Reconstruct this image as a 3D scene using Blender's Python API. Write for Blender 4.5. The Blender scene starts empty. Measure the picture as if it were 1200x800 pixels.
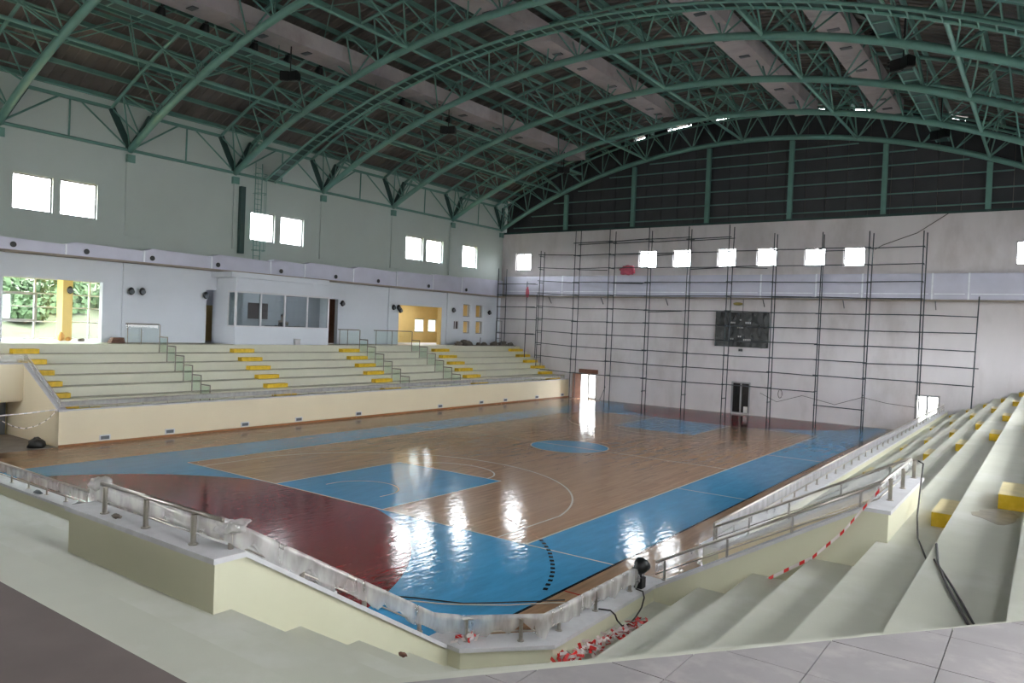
import bpy, bmesh, math, random
from mathutils import Vector, Matrix, noise
random.seed(7)
SC = bpy.context.scene
COL = SC.collection
sin, cos, pi = math.sin, math.cos, math.pi

# ------------------------------------------------------------------ camera
cam_d = bpy.data.cameras.new('camera'); cam = bpy.data.objects.new('camera', cam_d); COL.objects.link(cam)
cam_d.sensor_width = 36; cam_d.lens = 885.82 / 1200 * 36; cam_d.clip_end = 400; cam_d.clip_start = 0.05
YAW, PITCH, ROLL = -0.6195473, -0.0188294, 0.0400928
F = Vector((sin(YAW) * cos(PITCH), cos(YAW) * cos(PITCH), sin(PITCH)))
r0 = Vector((cos(YAW), -sin(YAW), 0)); u0 = r0.cross(F)
rr = cos(ROLL) * r0 + sin(ROLL) * u0; uu = -sin(ROLL) * r0 + cos(ROLL) * u0
M = Matrix(((rr.x, uu.x, -F.x, 17.98825), (rr.y, uu.y, -F.y, -15.65148), (rr.z, uu.z, -F.z, 5.41887), (0, 0, 0, 1)))
cam.matrix_world = M
SC.camera = cam

# ------------------------------------------------------------------ sky, exposure, daylight
SKY = 40.0
w = bpy.data.worlds.new('sky'); SC.world = w; w.use_nodes = True
bg = w.node_tree.nodes['Background']
bg.inputs['Color'].default_value = (0.93, 0.97, 1.0, 1); bg.inputs['Strength'].default_value = SKY
SC.view_settings.view_transform = 'Standard'; SC.view_settings.look = 'None'
SC.view_settings.gamma = 1.0; SC.view_settings.use_curve_mapping = False
SC.view_settings.exposure = -0.82

def area_light(name, loc, direction, sx, sy, power, color=(0.92, 0.96, 1.0)):
    d = bpy.data.lights.new(name, 'AREA'); d.shape = 'RECTANGLE'; d.size = sx; d.size_y = sy
    d.energy = power; d.color = color
    o = bpy.data.objects.new(name, d); COL.objects.link(o); o.location = loc
    o.rotation_euler = Vector(direction).to_track_quat('-Z', 'Z').to_euler()
    return o
# daylight in the glazed openings of the right wall and of the wall behind the camera (unseen, laid out for the light they give)
RW = 20.613
for yc in (0.8, 13.0, 26.5):
    area_light('daylight_right', (RW + 0.45, yc, 5.4), (-1, 0, -0.25), 9.0, 2.8, 240)
for yc in (-11.9, 0.9, 13.5, 26.7):
    area_light('daylight_right_high', (RW + 0.5, yc, 10.8), (-1, 0, -0.45), 4.2, 1.8, 720)
for xc in (-11.5, 0.0):
    area_light('daylight_near', (xc, -21.35, 5.4), (0, 1, -0.2), 8.0, 2.8, 150)
for xc in (-16.3, -5.7, 3.3, 13.8):
    area_light('daylight_near_high', (xc, -21.4, 10.9), (0, 1, -0.4), 3.6, 1.5, 420)
area_light('fill_lobby', (-22.9, 28, 7.2), (0.1, 0, -1), 3.0, 5.0, 200, (1, 0.97, 0.9))  # fill panel out of view under the lobby ceiling, facing down
area_light('daylight_glazing', (-25.0, -1.0, 5.6), (1, 0, -0.1), 8.0, 2.6, 500)
area_light('fill_control_room', (-21.8, 13, 7.25), (0, 0, -1), 1.4, 5.0, 40)  # unseen fill just below the ceiling board, brightens the room from overhead

# ------------------------------------------------------------------ materials
def lin(c):
    return tuple(((x / 255) / 12.92 if x / 255 <= 0.04045 else ((x / 255 + 0.055) / 1.055) ** 2.4) for x in c)
def mat(name, rgb, rough=0.6, metal=0.0, var=0.08, scale=3.0, bump=0.0, bscale=40.0, stretch=(1, 1, 1), spec=0.5, coat=0.0, dirt=None, dscale=0.6, damt=0.5, object_coords=True):
    m = bpy.data.materials.new(name); m.use_nodes = True
    nt = m.node_tree; N = nt.nodes; L = nt.links
    b = N['Principled BSDF']
    b.inputs['Roughness'].default_value = rough; b.inputs['Metallic'].default_value = metal
    b.inputs['Specular IOR Level'].default_value = spec
    b.inputs['Coat Weight'].default_value = coat; b.inputs['Coat Roughness'].default_value = 0.08
    base = lin(rgb)
    g = N.new('ShaderNodeNewGeometry')
    mp = N.new('ShaderNodeMapping'); mp.inputs['Scale'].default_value = stretch
    L.new(g.outputs['Position'], mp.inputs['Vector'])
    n = N.new('ShaderNodeTexNoise'); n.inputs['Scale'].default_value = scale; n.inputs['Detail'].default_value = 5
    L.new(mp.outputs[0], n.inputs['Vector'])
    cr = N.new('ShaderNodeValToRGB')
    cr.color_ramp.elements[0].position = 0.3; cr.color_ramp.elements[1].position = 0.7
    cr.color_ramp.elements[0].color = tuple(x * (1 - var) for x in base) + (1,)
    cr.color_ramp.elements[1].color = tuple(min(1, x * (1 + var)) for x in base) + (1,)
    L.new(n.outputs['Fac'], cr.inputs['Fac'])
    out = cr.outputs['Color']
    if dirt:
        n2 = N.new('ShaderNodeTexNoise'); n2.inputs['Scale'].default_value = dscale; n2.inputs['Detail'].default_value = 8; n2.inputs['Roughness'].default_value = 0.65
        L.new(mp.outputs[0], n2.inputs['Vector'])
        c2 = N.new('ShaderNodeValToRGB'); c2.color_ramp.elements[0].position = 0.5; c2.color_ramp.elements[1].position = 0.75
        c2.color_ramp.elements[0].color = (0, 0, 0, 1); c2.color_ramp.elements[1].color = (damt, damt, damt, 1)
        L.new(n2.outputs['Fac'], c2.inputs['Fac'])
        mx = N.new('ShaderNodeMix'); mx.data_type = 'RGBA'
        L.new(c2.outputs['Color'], mx.inputs[0]); L.new(out, mx.inputs[6]); mx.inputs[7].default_value = lin(dirt) + (1,)
        out = mx.outputs[2]
    L.new(out, b.inputs['Base Color'])
    if bump:
        n3 = N.new('ShaderNodeTexNoise'); n3.inputs['Scale'].default_value = bscale; n3.inputs['Detail'].default_value = 3
        L.new(mp.outputs[0], n3.inputs['Vector'])
        bp = N.new('ShaderNodeBump'); bp.inputs['Strength'].default_value = bump; bp.inputs['Distance'].default_value = 0.01
        L.new(n3.outputs['Fac'], bp.inputs['Height']); L.new(bp.outputs[0], b.inputs['Normal'])
    return m
def court_mat(name, rgb, var, wood=False):
    m = bpy.data.materials.new(name); m.use_nodes = True
    nt = m.node_tree; N = nt.nodes; L = nt.links; b = N['Principled BSDF']
    g = N.new('ShaderNodeNewGeometry')
    mp = N.new('ShaderNodeMapping'); mp.inputs['Scale'].default_value = (7.0, 0.45, 1) if wood else (2.2, 0.5, 1)
    L.new(g.outputs['Position'], mp.inputs['Vector'])
    n = N.new('ShaderNodeTexNoise'); n.inputs['Scale'].default_value = 1.6; n.inputs['Detail'].default_value = 7; n.inputs['Roughness'].default_value = 0.65
    L.new(mp.outputs[0], n.inputs['Vector'])
    base = lin(rgb); cr = N.new('ShaderNodeValToRGB')
    cr.color_ramp.elements[0].position = 0.3; cr.color_ramp.elements[1].position = 0.72
    cr.color_ramp.elements[0].color = tuple(x * (1 - var) for x in base) + (1,)
    cr.color_ramp.elements[1].color = tuple(min(1, x * (1 + var)) for x in base) + (1,)
    L.new(n.outputs['Fac'], cr.inputs['Fac'])
    out = cr.outputs['Color']
    if wood:   # narrow strips of slightly different tone, joints along the court
        sx = N.new('ShaderNodeMapping'); sx.inputs['Scale'].default_value = (1 / 0.12, 1 / 1.6, 1)
        L.new(g.outputs['Position'], sx.inputs['Vector'])
        fl = N.new('ShaderNodeVectorMath'); fl.operation = 'FLOOR'; L.new(sx.outputs[0], fl.inputs[0])
        wn = N.new('ShaderNodeTexWhiteNoise'); L.new(fl.outputs[0], wn.inputs['Vector'])
        mr = N.new('ShaderNodeMapRange'); mr.inputs['To Min'].default_value = 0.9; mr.inputs['To Max'].default_value = 1.1
        L.new(wn.outputs['Value'], mr.inputs['Value'])
        mm = N.new('ShaderNodeVectorMath'); mm.operation = 'SCALE'
        L.new(out, mm.inputs[0]); L.new(mr.outputs[0], mm.inputs['Scale']); out = mm.outputs[0]
    L.new(out, b.inputs['Base Color'])
    b.inputs['Roughness'].default_value = 0.1; b.inputs['Specular IOR Level'].default_value = 0.75
    mb = N.new('ShaderNodeMapping'); mb.inputs['Scale'].default_value = (1.0, 0.30, 1); mb.inputs['Rotation'].default_value = (0, 0, 0.12)
    L.new(g.outputs['Position'], mb.inputs['Vector'])
    n2 = N.new('ShaderNodeTexNoise'); n2.inputs['Scale'].default_value = 7.5; n2.inputs['Detail'].default_value = 3.0
    L.new(mb.outputs[0], n2.inputs['Vector'])
    bp = N.new('ShaderNodeBump'); bp.inputs['Strength'].default_value = 0.5; bp.inputs['Distance'].default_value = 0.012
    L.new(n2.outputs['Fac'], bp.inputs['Height']); L.new(bp.outputs[0], b.inputs['Normal'])
    return m
def glass_mat(name, tint=(1, 1, 1), gloss=0.08):
    m = bpy.data.materials.new(name); m.use_nodes = True
    nt = m.node_tree; N = nt.nodes; L = nt.links; N.remove(N['Principled BSDF'])
    t = N.new('ShaderNodeBsdfTransparent'); t.inputs['Color'].default_value = tint + (1,)
    g = N.new('ShaderNodeBsdfGlossy'); g.inputs['Roughness'].default_value = 0.03
    mx = N.new('ShaderNodeMixShader'); mx.inputs[0].default_value = gloss
    L.new(t.outputs[0], mx.inputs[1]); L.new(g.outputs[0], mx.inputs[2]); L.new(mx.outputs[0], N['Material Output'].inputs[0])
    return m
def film_mat(name, tint=(0.86, 0.85, 0.83), opaque=0.5, spread=0.12):
    m = bpy.data.materials.new(name); m.use_nodes = True
    nt = m.node_tree; N = nt.nodes; L = nt.links; N.remove(N['Principled BSDF'])
    t = N.new('ShaderNodeBsdfTransparent'); d = N.new('ShaderNodeBsdfDiffuse'); d.inputs['Color'].default_value = tint + (1,)
    tr = N.new('ShaderNodeBsdfTranslucent'); tr.inputs['Color'].default_value = tint + (1,)
    g = N.new('ShaderNodeBsdfGlossy'); g.inputs['Roughness'].default_value = 0.18
    a = N.new('ShaderNodeMixShader'); a.inputs[0].default_value = 0.4; L.new(d.outputs[0], a.inputs[1]); L.new(tr.outputs[0], a.inputs[2])
    c = N.new('ShaderNodeMixShader'); c.inputs[0].default_value = 0.08; L.new(a.outputs[0], c.inputs[1]); L.new(g.outputs[0], c.inputs[2])
    n = N.new('ShaderNodeTexNoise'); n.inputs['Scale'].default_value = 5; n.inputs['Detail'].default_value = 4
    ge = N.new('ShaderNodeNewGeometry'); mp = N.new('ShaderNodeMapping'); mp.inputs['Scale'].default_value = (1, 1, 0.35)
    L.new(ge.outputs['Position'], mp.inputs['Vector']); L.new(mp.outputs[0], n.inputs['Vector'])
    mr = N.new('ShaderNodeMapRange'); mr.inputs['From Min'].default_value = 0.3; mr.inputs['From Max'].default_value = 0.7
    mr.inputs['To Min'].default_value = opaque - spread; mr.inputs['To Max'].default_value = min(1, opaque + spread)
    L.new(n.outputs['Fac'], mr.inputs['Value'])
    f = N.new('ShaderNodeMixShader'); L.new(mr.outputs[0], f.inputs[0]); L.new(t.outputs[0], f.inputs[1]); L.new(c.outputs[0], f.inputs[2])
    L.new(f.outputs[0], N['Material Output'].inputs[0])
    return m
MT = dict(
    wall_left=mat('wall_left_paint', (222, 226, 234), 0.7, var=0.03, scale=0.5, bump=0.1),
    wall_upper=mat('wall_upper_paint', (184, 194, 190), 0.75, var=0.03, scale=0.5, bump=0.1),
    wall_far=mat('wall_far_plaster', (216, 210, 212), 0.8, var=0.05, scale=0.8, bump=0.15, dirt=(150, 138, 132), dscale=0.35, damt=0.45, stretch=(1, 1, 0.45)),
    wall_warm=mat('wall_lobby_paint', (232, 205, 140), 0.75, var=0.03),
    duct=mat('duct_sheet_steel', (196, 196, 212), 0.38, metal=0.25, var=0.05, scale=1.2, bump=0.12, bscale=5),
    ductjoint=mat('duct_joint_foil', (235, 238, 245), 0.3, metal=0.2, var=0.1),
    green=mat('green_steel_paint', (96, 138, 128), 0.42, var=0.08, scale=2.0),
    darkgreen=mat('dark_green_plate', (34, 64, 60), 0.5, var=0.1),
    sheet=mat('roof_sheet', (92, 84, 80), 0.55, var=0.1, scale=1.0),
    gable=mat('gable_sheet', (52, 52, 56), 0.6, var=0.12, scale=1.2),
    gableback=mat('gable_seam', (112, 104, 96), 0.7, var=0.1),
    roofduct=mat('roof_duct_cladding', (168, 160, 162), 0.6, var=0.04, dirt=(120, 112, 110), dscale=0.8),
    cream=mat('cream_stand_paint', (212, 210, 190), 0.55, var=0.03, scale=1.4, dirt=(190, 186, 172), dscale=0.7, damt=0.5),
    tread=mat('dusty_tread_paint', (200, 199, 184), 0.5, var=0.04, scale=1.4, dirt=(222, 220, 214), dscale=0.8, damt=0.7),
    creamwall=mat('cream_parapet_paint', (210, 207, 181), 0.55, var=0.02, scale=1.2, dirt=(206, 201, 168), dscale=0.5, damt=0.4),
    peach=mat('peach_front_wall_paint', (236, 222, 192), 0.5, var=0.02, scale=0.7),
    coping=mat('coping_stone', (206, 204, 206), 0.5, var=0.08, scale=8.0, dirt=(160, 155, 152), dscale=2.0),
    yellow=mat('yellow_step_paint', (224, 184, 26), 0.5, var=0.12, scale=6.0, dirt=(238, 214, 120), dscale=3.0, damt=0.4),
    yellowtop=mat('worn_step_top', (222, 206, 158), 0.6, var=0.08, scale=6.0),
    tile=mat('stone_floor_tile', (146, 140, 140), 0.45, var=0.06, scale=6.0, dirt=(196, 184, 180), dscale=5.0, damt=0.4),
    grout=mat('tile_grout', (110, 98, 94), 0.8),
    concrete=mat('bare_concrete', (150, 140, 130), 0.8, var=0.12, scale=2.0),
    wood=court_mat('court_wood', (176, 140, 110), 0.16, True),
    blue=court_mat('court_blue_paint', (74, 156, 204), 0.14),
    red=court_mat('court_red_paint', (128, 38, 42), 0.2),
    line=court_mat('court_white_line', (222, 216, 200), 0.04),
    black=court_mat('court_black_line', (18, 20, 30), 0.1),
    redline=court_mat('court_red_line', (176, 40, 30), 0.1),
    basewood=mat('timber_skirting', (152, 98, 50), 0.5, var=0.15, scale=6),
    steel=mat('brushed_stainless', (190, 182, 172), 0.28, metal=0.9, var=0.08, scale=20),
    railsteel=mat('dull_rail_steel', (128, 120, 108), 0.4, metal=0.3, var=0.1),
    scaf=mat('scaffold_tube', (58, 66, 72), 0.5, metal=0.4, var=0.25, scale=4),
    alu=mat('window_aluminium', (150, 150, 152), 0.45, metal=0.2, var=0.05),
    white=mat('white_frame', (222, 222, 226), 0.5, var=0.03),
    blackp=mat('black_plastic', (14, 14, 16), 0.4, var=0.2, scale=8),
    blackfilm=mat('black_plastic_film', (20, 22, 22), 0.25, var=0.4, scale=3, bump=0.6, bscale=3, spec=0.3, stretch=(1, 1, 0.3)),
    grey=mat('grey_metal', (96, 100, 104), 0.5, metal=0.2, var=0.08),
    darkglass=mat('dark_door_glass', (26, 26, 28), 0.08, var=0.1),
    brown=mat('brown_board', (110, 74, 58), 0.7, var=0.2, scale=4),
    doorwood=mat('yellow_door_leaf', (202, 178, 120), 0.55, var=0.06),
    redcloth=mat('red_cloth', (196, 92, 112), 0.7, var=0.15, scale=5),
    orange=mat('orange_plastic', (214, 158, 90), 0.5, var=0.1),
    cable=mat('black_cable', (48, 44, 42), 0.55, var=0.1),
    rope=mat('white_rope', (214, 204, 188), 0.7, var=0.05),
    tapew=mat('tape_white', (236, 226, 222), 0.35, var=0.04),
    taper=mat('tape_red', (214, 44, 40), 0.35, var=0.06),
    skin=mat('skin', (150, 104, 82), 0.6), shirt=mat('pale_shirt', (196, 178, 160), 0.8), hair=mat('dark_hair', (24, 20, 20), 0.6),
    rubble=mat('rubble', (104, 96, 88), 0.9, var=0.25, scale=6),
    grass=mat('dry_grass_slope', (58, 58, 38), 0.95, var=0.3, scale=0.5, dirt=(46, 58, 32), dscale=0.22, damt=1.0),
    leaf=mat('bush_leaves', (60, 78, 48), 0.8, var=0.35, scale=1.5),
    ground=mat('outdoor_ground', (150, 146, 136), 0.9, var=0.1),
    panel=mat('dark_window_panel', (74, 62, 62), 0.3, var=0.3, scale=6),
    print=mat('white_print', (178, 176, 176), 0.4),
    lampyellow=mat('yellow_fixture', (158, 142, 72), 0.5), paper=mat('white_paper', (225, 225, 222), 0.6),
    creamstain=mat('water_stain', (170, 160, 140), 0.35, var=0.2, scale=8),
)
MT['glass'] = glass_mat('window_glass'); MT['curtainglass'] = glass_mat('curtain_glass', (0.82, 0.88, 0.84), 0.06)
MT['roomglass'] = glass_mat('control_room_glass', (0.8, 0.84, 0.84), 0.1)
MT['balglass'] = glass_mat('balustrade_glass', (0.9, 0.96, 0.93), 0.05)
MT['film'] = film_mat('clear_wrap_film', (0.88, 0.86, 0.84), 0.4, 0.22); MT['thinfilm'] = film_mat('thin_wrap_film', (0.86, 0.86, 0.88), 0.26, 0.05); MT['panelfilm'] = film_mat('panel_wrap_film', (0.78, 0.77, 0.79), 0.42, 0.08)

# ------------------------------------------------------------------ helpers
def wm(o):
    if o.parent: return wm(o.parent) @ o.matrix_parent_inverse @ o.matrix_basis
    return o.matrix_basis.copy()
def link(name, me, parent=None):
    o = bpy.data.objects.new(name, me); COL.objects.link(o)
    if parent is not None:
        o.parent = parent; o.matrix_parent_inverse = wm(parent).inverted()
    return o
def thing(name, label, cat, loc=(0, 0, 0), group=None):
    o = bpy.data.objects.new(name, None); COL.objects.link(o); o.location = loc; o.empty_display_size = 0.2
    tag(o, label, cat, group); return o
def tag(o, label, cat, group=None):
    o['label'] = label; o['category'] = cat
    if group: o['group'] = group
    return o
def struct(o): o['kind'] = 'structure'; return o
def stuff(o): o['kind'] = 'stuff'; return o
def sempty(name, loc=(0, 0, 0)):
    o = bpy.data.objects.new(name, None); COL.objects.link(o); o.location = loc; return struct(o)
CACHE = {}
def unit(kind, m, sides=8):
    k = (kind, m, sides)
    if k in CACHE: return CACHE[k]
    bm = bmesh.new()
    if kind == 'cube':
        bmesh.ops.create_cube(bm, size=1)
    elif kind == 'tube':
        bmesh.ops.create_cone(bm, cap_ends=True, segments=sides, radius1=1, radius2=1, depth=1)
        for f in bm.faces: f.smooth = len(f.verts) == 4
    me = bpy.data.meshes.new(kind); bm.to_mesh(me); bm.free(); me.materials.append(MT[m]); CACHE[k] = me
    return me
def box(name, lo, hi, m, parent=None):
    o = bpy.data.objects.new(name, unit('cube', m)); COL.objects.link(o)
    o.location = [(a + b) / 2 for a, b in zip(lo, hi)]; o.scale = [max(abs(b - a), 1e-4) for a, b in zip(lo, hi)]
    if parent is not None: o.parent = parent; o.matrix_parent_inverse = wm(parent).inverted()
    return o
def bar(name, p0, p1, wx, wz, m, parent=None, up=(0, 0, 1)):
    """rectangular bar from p0 to p1"""
    p0, p1 = Vector(p0), Vector(p1); d = p1 - p0; L = d.length; z = d.normalized(); u = Vector(up)
    x = u.cross(z)
    if x.length < 1e-4: x = Vector((1, 0, 0))
    x.normalize(); y = z.cross(x)
    o = bpy.data.objects.new(name, unit('cube', m)); COL.objects.link(o)
    R = Matrix((x, y, z)).transposed().to_4x4()
    o.matrix_basis = Matrix.Translation((p0 + p1) / 2) @ R @ Matrix.Diagonal((wx, wz, L, 1))
    if parent is not None: o.parent = parent; o.matrix_parent_inverse = wm(parent).inverted()
    return o
def pipe(name, p0, p1, r, m, parent=None, sides=8):
    p0, p1 = Vector(p0), Vector(p1); d = p1 - p0
    o = bpy.data.objects.new(name, unit('tube', m, sides)); COL.objects.link(o)
    q = d.to_track_quat('Z', 'Y')
    o.matrix_basis = Matrix.LocRotScale((p0 + p1) / 2, q, (r, r, d.length))
    if parent is not None: o.parent = parent; o.matrix_parent_inverse = wm(parent).inverted()
    return o
def mesh(name, V, Fc, m, parent=None, smooth=False, recalc=True):
    me = bpy.data.meshes.new(name); me.from_pydata([tuple(v) for v in V], [], Fc); me.materials.append(MT[m])
    if recalc:
        bm = bmesh.new(); bm.from_mesh(me); bmesh.ops.recalc_face_normals(bm, faces=bm.faces); bm.to_mesh(me); bm.free()
    if smooth:
        for p in me.polygons: p.use_smooth = True
    return link(name, me, parent)
def tube(name, pts, r, m, parent=None, sides=8, closed=False):
    pts = [Vector(p) for p in pts]; V = []; Fc = []; n = len(pts)
    for i, p in enumerate(pts):
        t = (pts[min(i + 1, n - 1)] - pts[max(i - 1, 0)]).normalized()
        a = Vector((0, 0, 1)) if abs(t.z) < 0.9 else Vector((1, 0, 0))
        x = a.cross(t).normalized(); y = t.cross(x)
        for k in range(sides):
            an = 2 * pi * k / sides; V.append(p + (x * cos(an) + y * sin(an)) * r)
    for i in range(n - 1):
        for k in range(sides):
            k2 = (k + 1) % sides; Fc.append((i * sides + k, i * sides + k2, (i + 1) * sides + k2, (i + 1) * sides + k))
    Fc.append(tuple(range(sides))); Fc.append(tuple((n - 1) * sides + k for k in range(sides)))
    return mesh(name, V, Fc, m, parent, smooth=True)
def prism(name, outline, z0, z1, m, parent=None):
    n = len(outline); V = [(x, y, z0) for x, y in outline] + [(x, y, z1) for x, y in outline]
    Fc = [tuple(range(n)), tuple(range(n, 2 * n))] + [(i, (i + 1) % n, n + (i + 1) % n, n + i) for i in range(n)]
    return mesh(name, V, Fc, m, parent)
def extrude(name, prof, axis, a0, a1, m, parent=None):
    """profile of (u, z) pairs extruded along 'X' (u is y) or 'Y' (u is x)"""
    n = len(prof); f = (lambda u, z, a: (a, u, z)) if axis == 'X' else (lambda u, z, a: (u, a, z))
    V = [f(u, z, a0) for u, z in prof] + [f(u, z, a1) for u, z in prof]
    Fc = [tuple(range(n)), tuple(range(n, 2 * n))] + [(i, (i + 1) % n, n + (i + 1) % n, n + i) for i in range(n)]
    return mesh(name, V, Fc, m, parent)
def wall_holes(name, axis, c0, c1, ur, zr, holes, m, parent=None):
    us = sorted({*ur, *[h[0] for h in holes], *[h[1] for h in holes]}); zs = sorted({*zr, *[h[2] for h in holes], *[h[3] for h in holes]})
    us = [u for u in us if ur[0] <= u <= ur[1]]; zs = [z for z in zs if zr[0] <= z <= zr[1]]
    V = []; Fc = []; idx = {}
    solid = lambda i, j: 0 <= i < len(us) - 1 and 0 <= j < len(zs) - 1 and not any(h[0] <= (us[i] + us[i + 1]) / 2 <= h[1] and h[2] <= (zs[j] + zs[j + 1]) / 2 <= h[3] for h in holes)
    def vid(i, j, s):
        if (i, j, s) not in idx:
            c = c1 if s else c0; idx[(i, j, s)] = len(V)
            V.append((c, us[i], zs[j]) if axis == 'X' else (us[i], c, zs[j]))
        return idx[(i, j, s)]
    for i in range(len(us) - 1):
        for j in range(len(zs) - 1):
            if not solid(i, j): continue
            for s in (0, 1): Fc.append((vid(i, j, s), vid(i + 1, j, s), vid(i + 1, j + 1, s), vid(i, j + 1, s)))
            for di, dj, e in ((-1, 0, ((0, 0), (0, 1))), (1, 0, ((1, 0), (1, 1))), (0, -1, ((0, 0), (1, 0))), (0, 1, ((0, 1), (1, 1)))):
                if not solid(i + di, j + dj):
                    a, b = e; Fc.append((vid(i + a[0], j + a[1], 0), vid(i + b[0], j + b[1], 0), vid(i + b[0], j + b[1], 1), vid(i + a[0], j + a[1], 1)))
    return mesh(name, V, Fc, m, parent)

XW, YW = -20.613, 36.55
NEARY = -20.9
# ------------------------------------------------------------------ shell
ground = struct(mesh('ground', [(-150, -120, -0.3), (150, -120, -0.3), (150, 170, -0.3), (-150, 170, -0.3)], [(0, 1, 2, 3)], 'ground'))
WIN_L = [(-0.98, 0.74, 9.9, 11.57), (1.06, 2.78, 9.9, 11.6), (11.55, 13.25, 9.92, 11.64), (13.68, 15.42, 9.94, 11.65), (24.7, 26.55, 10.08, 11.8), (26.93, 28.8, 10.1, 11.8), (31.2, 33.06, 10.08, 11.85),
         (-12.6, -10.8, 9.9, 11.6), (-10.4, -8.6, 9.9, 11.6)]
WIN_F = [(-19.17, -17.65, 10.2, 11.64), (-7.75, -6.3, 10.27, 11.6), (-5.0, -3.55, 10.28, 11.6), (-1.62, -0.28, 10.28, 11.6), (1.17, 2.54, 10.27, 11.56), (4.35, 5.68, 10.23, 11.48), (6.8, 8.1, 10.2, 11.46), (16.1, 17.6, 10.17, 11.55)]
OPEN_L = [(-9.0, 3.18, 3.85, 6.83), (24.2, 28.82, 3.85, 6.72), (8.86, 9.55, 3.85, 6.84), (17.0, 18.45, 3.85, 6.8), (9.55, 16.15, 4.86, 6.83)]
SMALL = [(31.55, 32.42, 6.11, 7.12), (33.2, 34.05, 6.11, 7.12), (31.63, 32.45, 4.78, 5.77), (33.25, 34.1, 4.78, 5.8), (30.24, 31.05, 5.05, 5.78)]
DOORS = [(-12.42, -10.92, -0.3, 2.02), (-0.16, 1.17, -0.3, 2.25), (11.3, 12.65, -0.3, 2.3)]
# the left wall stands on the concourse slab; its upper strip is set behind the eaves truss
wl = struct(wall_holes('wall_left', 'X', XW, XW - 0.3, (NEARY, YW), (3.5, 8.0), OPEN_L + SMALL, 'wall_left'))
wall_holes('upper_wall', 'X', XW, XW - 0.3, (NEARY, YW + .62), (8.0, 15.9), WIN_L, 'wall_upper', wl)
for y in (-8.1, -1.7, 4.55, 10.75, 17.1, 23.5, 29.9):
    box('pilaster', (XW, y - 0.42, 3.85), (XW + 0.09, y + 0.42, 7.9), 'wall_left', wl); box('pilaster', (XW, y - 0.42, 9.3), (XW + 0.09, y + 0.42, 13.2), 'wall_upper', wl)
struct(wall_holes('wall_far', 'Y', YW, YW + 0.3, (XW - 0.3, RW + 0.3), (-0.3, 13.45), WIN_F + DOORS, 'wall_far'))
WIN_R = [(y, y + 1.75, 9.9, 11.65) for y in (-13, -10.8, -1, 1.1, 11.5, 13.7, 24.7, 26.9)]
GL_R = [(yc - 4.5, yc + 4.5, 3.97, 6.8) for yc in (0.8, 13.0, 26.5)] + [(-13.0, -10.4, 3.97, 6.8)]  # unseen openings, sized for the light they let in
struct(wall_holes('wall_right', 'X', RW, RW + 0.3, (NEARY, YW), (-0.3, 15.9), WIN_R + GL_R, 'wall_left'))
GL_N = [(xc - 4, xc + 4, 3.97, 6.8) for xc in (-11.5, 0.0)]  # unseen as well, thinned out to dim the foreground
WIN_N = [(x, x + 1.5, 10.2, 11.6) for x in (-17, -8, -5, 1, 4, 13)]
struct(wall_holes('wall_near', 'Y', NEARY, NEARY - 0.3, (XW - 0.3, RW + 0.3), (-0.3, 22), WIN_N + GL_N, 'wall_far'))
wcount = [0]
def window(axis, c, r, inset=0.12, t=0.07, pane='glass', frame='alu', cross=False, sgn=-1):
    """c: inner face of the wall, the frame sits inset behind it"""
    wcount[0] += 1
    a0, a1, z0, z1 = r
    o = sempty('window_%d' % wcount[0], (c, (a0 + a1) / 2, z0) if axis == 'X' else ((a0 + a1) / 2, c, z0))
    d0, d1 = c + sgn * inset, c + sgn * (inset + 0.06)
    def bx(n, u0, u1, w0, w1, m, e0=d0, e1=d1):
        lo, hi = ((min(e0, e1), u0, w0), (max(e0, e1), u1, w1)) if axis == 'X' else ((u0, min(e0, e1), w0), (u1, max(e0, e1), w1))
        return box(n, lo, hi, m, o)
    for s in ((a0, a0 + t, z0, z1), (a1 - t, a1, z0, z1), (a0 + t, a1 - t, z0, z0 + t), (a0 + t, a1 - t, z1 - t, z1)): bx('window_frame', *s, frame)
    if cross: bx('window_frame', (a0 + a1) / 2 - t / 2, (a0 + a1) / 2 + t / 2, z0 + t, z1 - t, frame)
    bx('pane', a0 + t, a1 - t, z0 + t, z1 - t, pane, c + sgn * (inset + 0.025), c + sgn * (inset + 0.035))
    return o
for r in WIN_L: window('X', XW, r)
for r in WIN_F: window('Y', YW, r, sgn=1)
for r in WIN_R + GL_R: window('X', RW, r, sgn=1)
for r in WIN_N + GL_N: window('Y', NEARY, r, sgn=-1)
# sky portals: help the renderer find the daylight through the real windows
# ------------------------------------------------------------------ ceiling: ribbed sheet on purlins
CZ = -23.5; RB, RT, RP, RS = 42.46, 44.1, 44.42, 44.62
arc = lambda R, th, y: Vector((R * sin(th), y, CZ + R * cos(th)))
rad = math.radians
ys = []; y = NEARY - 0.3
V = []; Fc = []; NA = 40; prof = []
while y < YW + 0.45:
    prof += [(y, 0), (y + 0.33, 0), (y + 0.36, 0.05), (y + 0.42, 0.05), (y + 0.45, 0)]; y += 0.45
for yy, dh in prof:
    for i in range(NA + 1):
        th = rad(-27.9 + 55.8 * i / NA); V.append(arc(RS + 0.0 - dh, th, yy))
for j in range(len(prof) - 1):
    for i in range(NA): Fc.append((j * (NA + 1) + i, j * (NA + 1) + i + 1, (j + 1) * (NA + 1) + i + 1, (j + 1) * (NA + 1) + i))
ceil = struct(mesh('ceiling', V, Fc, 'sheet', recalc=False))
for k in range(-15, 16):
    th = rad(k * 1.82); p = arc(RP, th, 0)
    bar('purlin', (p.x, NEARY, p.z), (p.x, YW + 0.2, p.z), 0.09, 0.24, 'green', ceil, up=(sin(th), 0, cos(th)))

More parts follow.
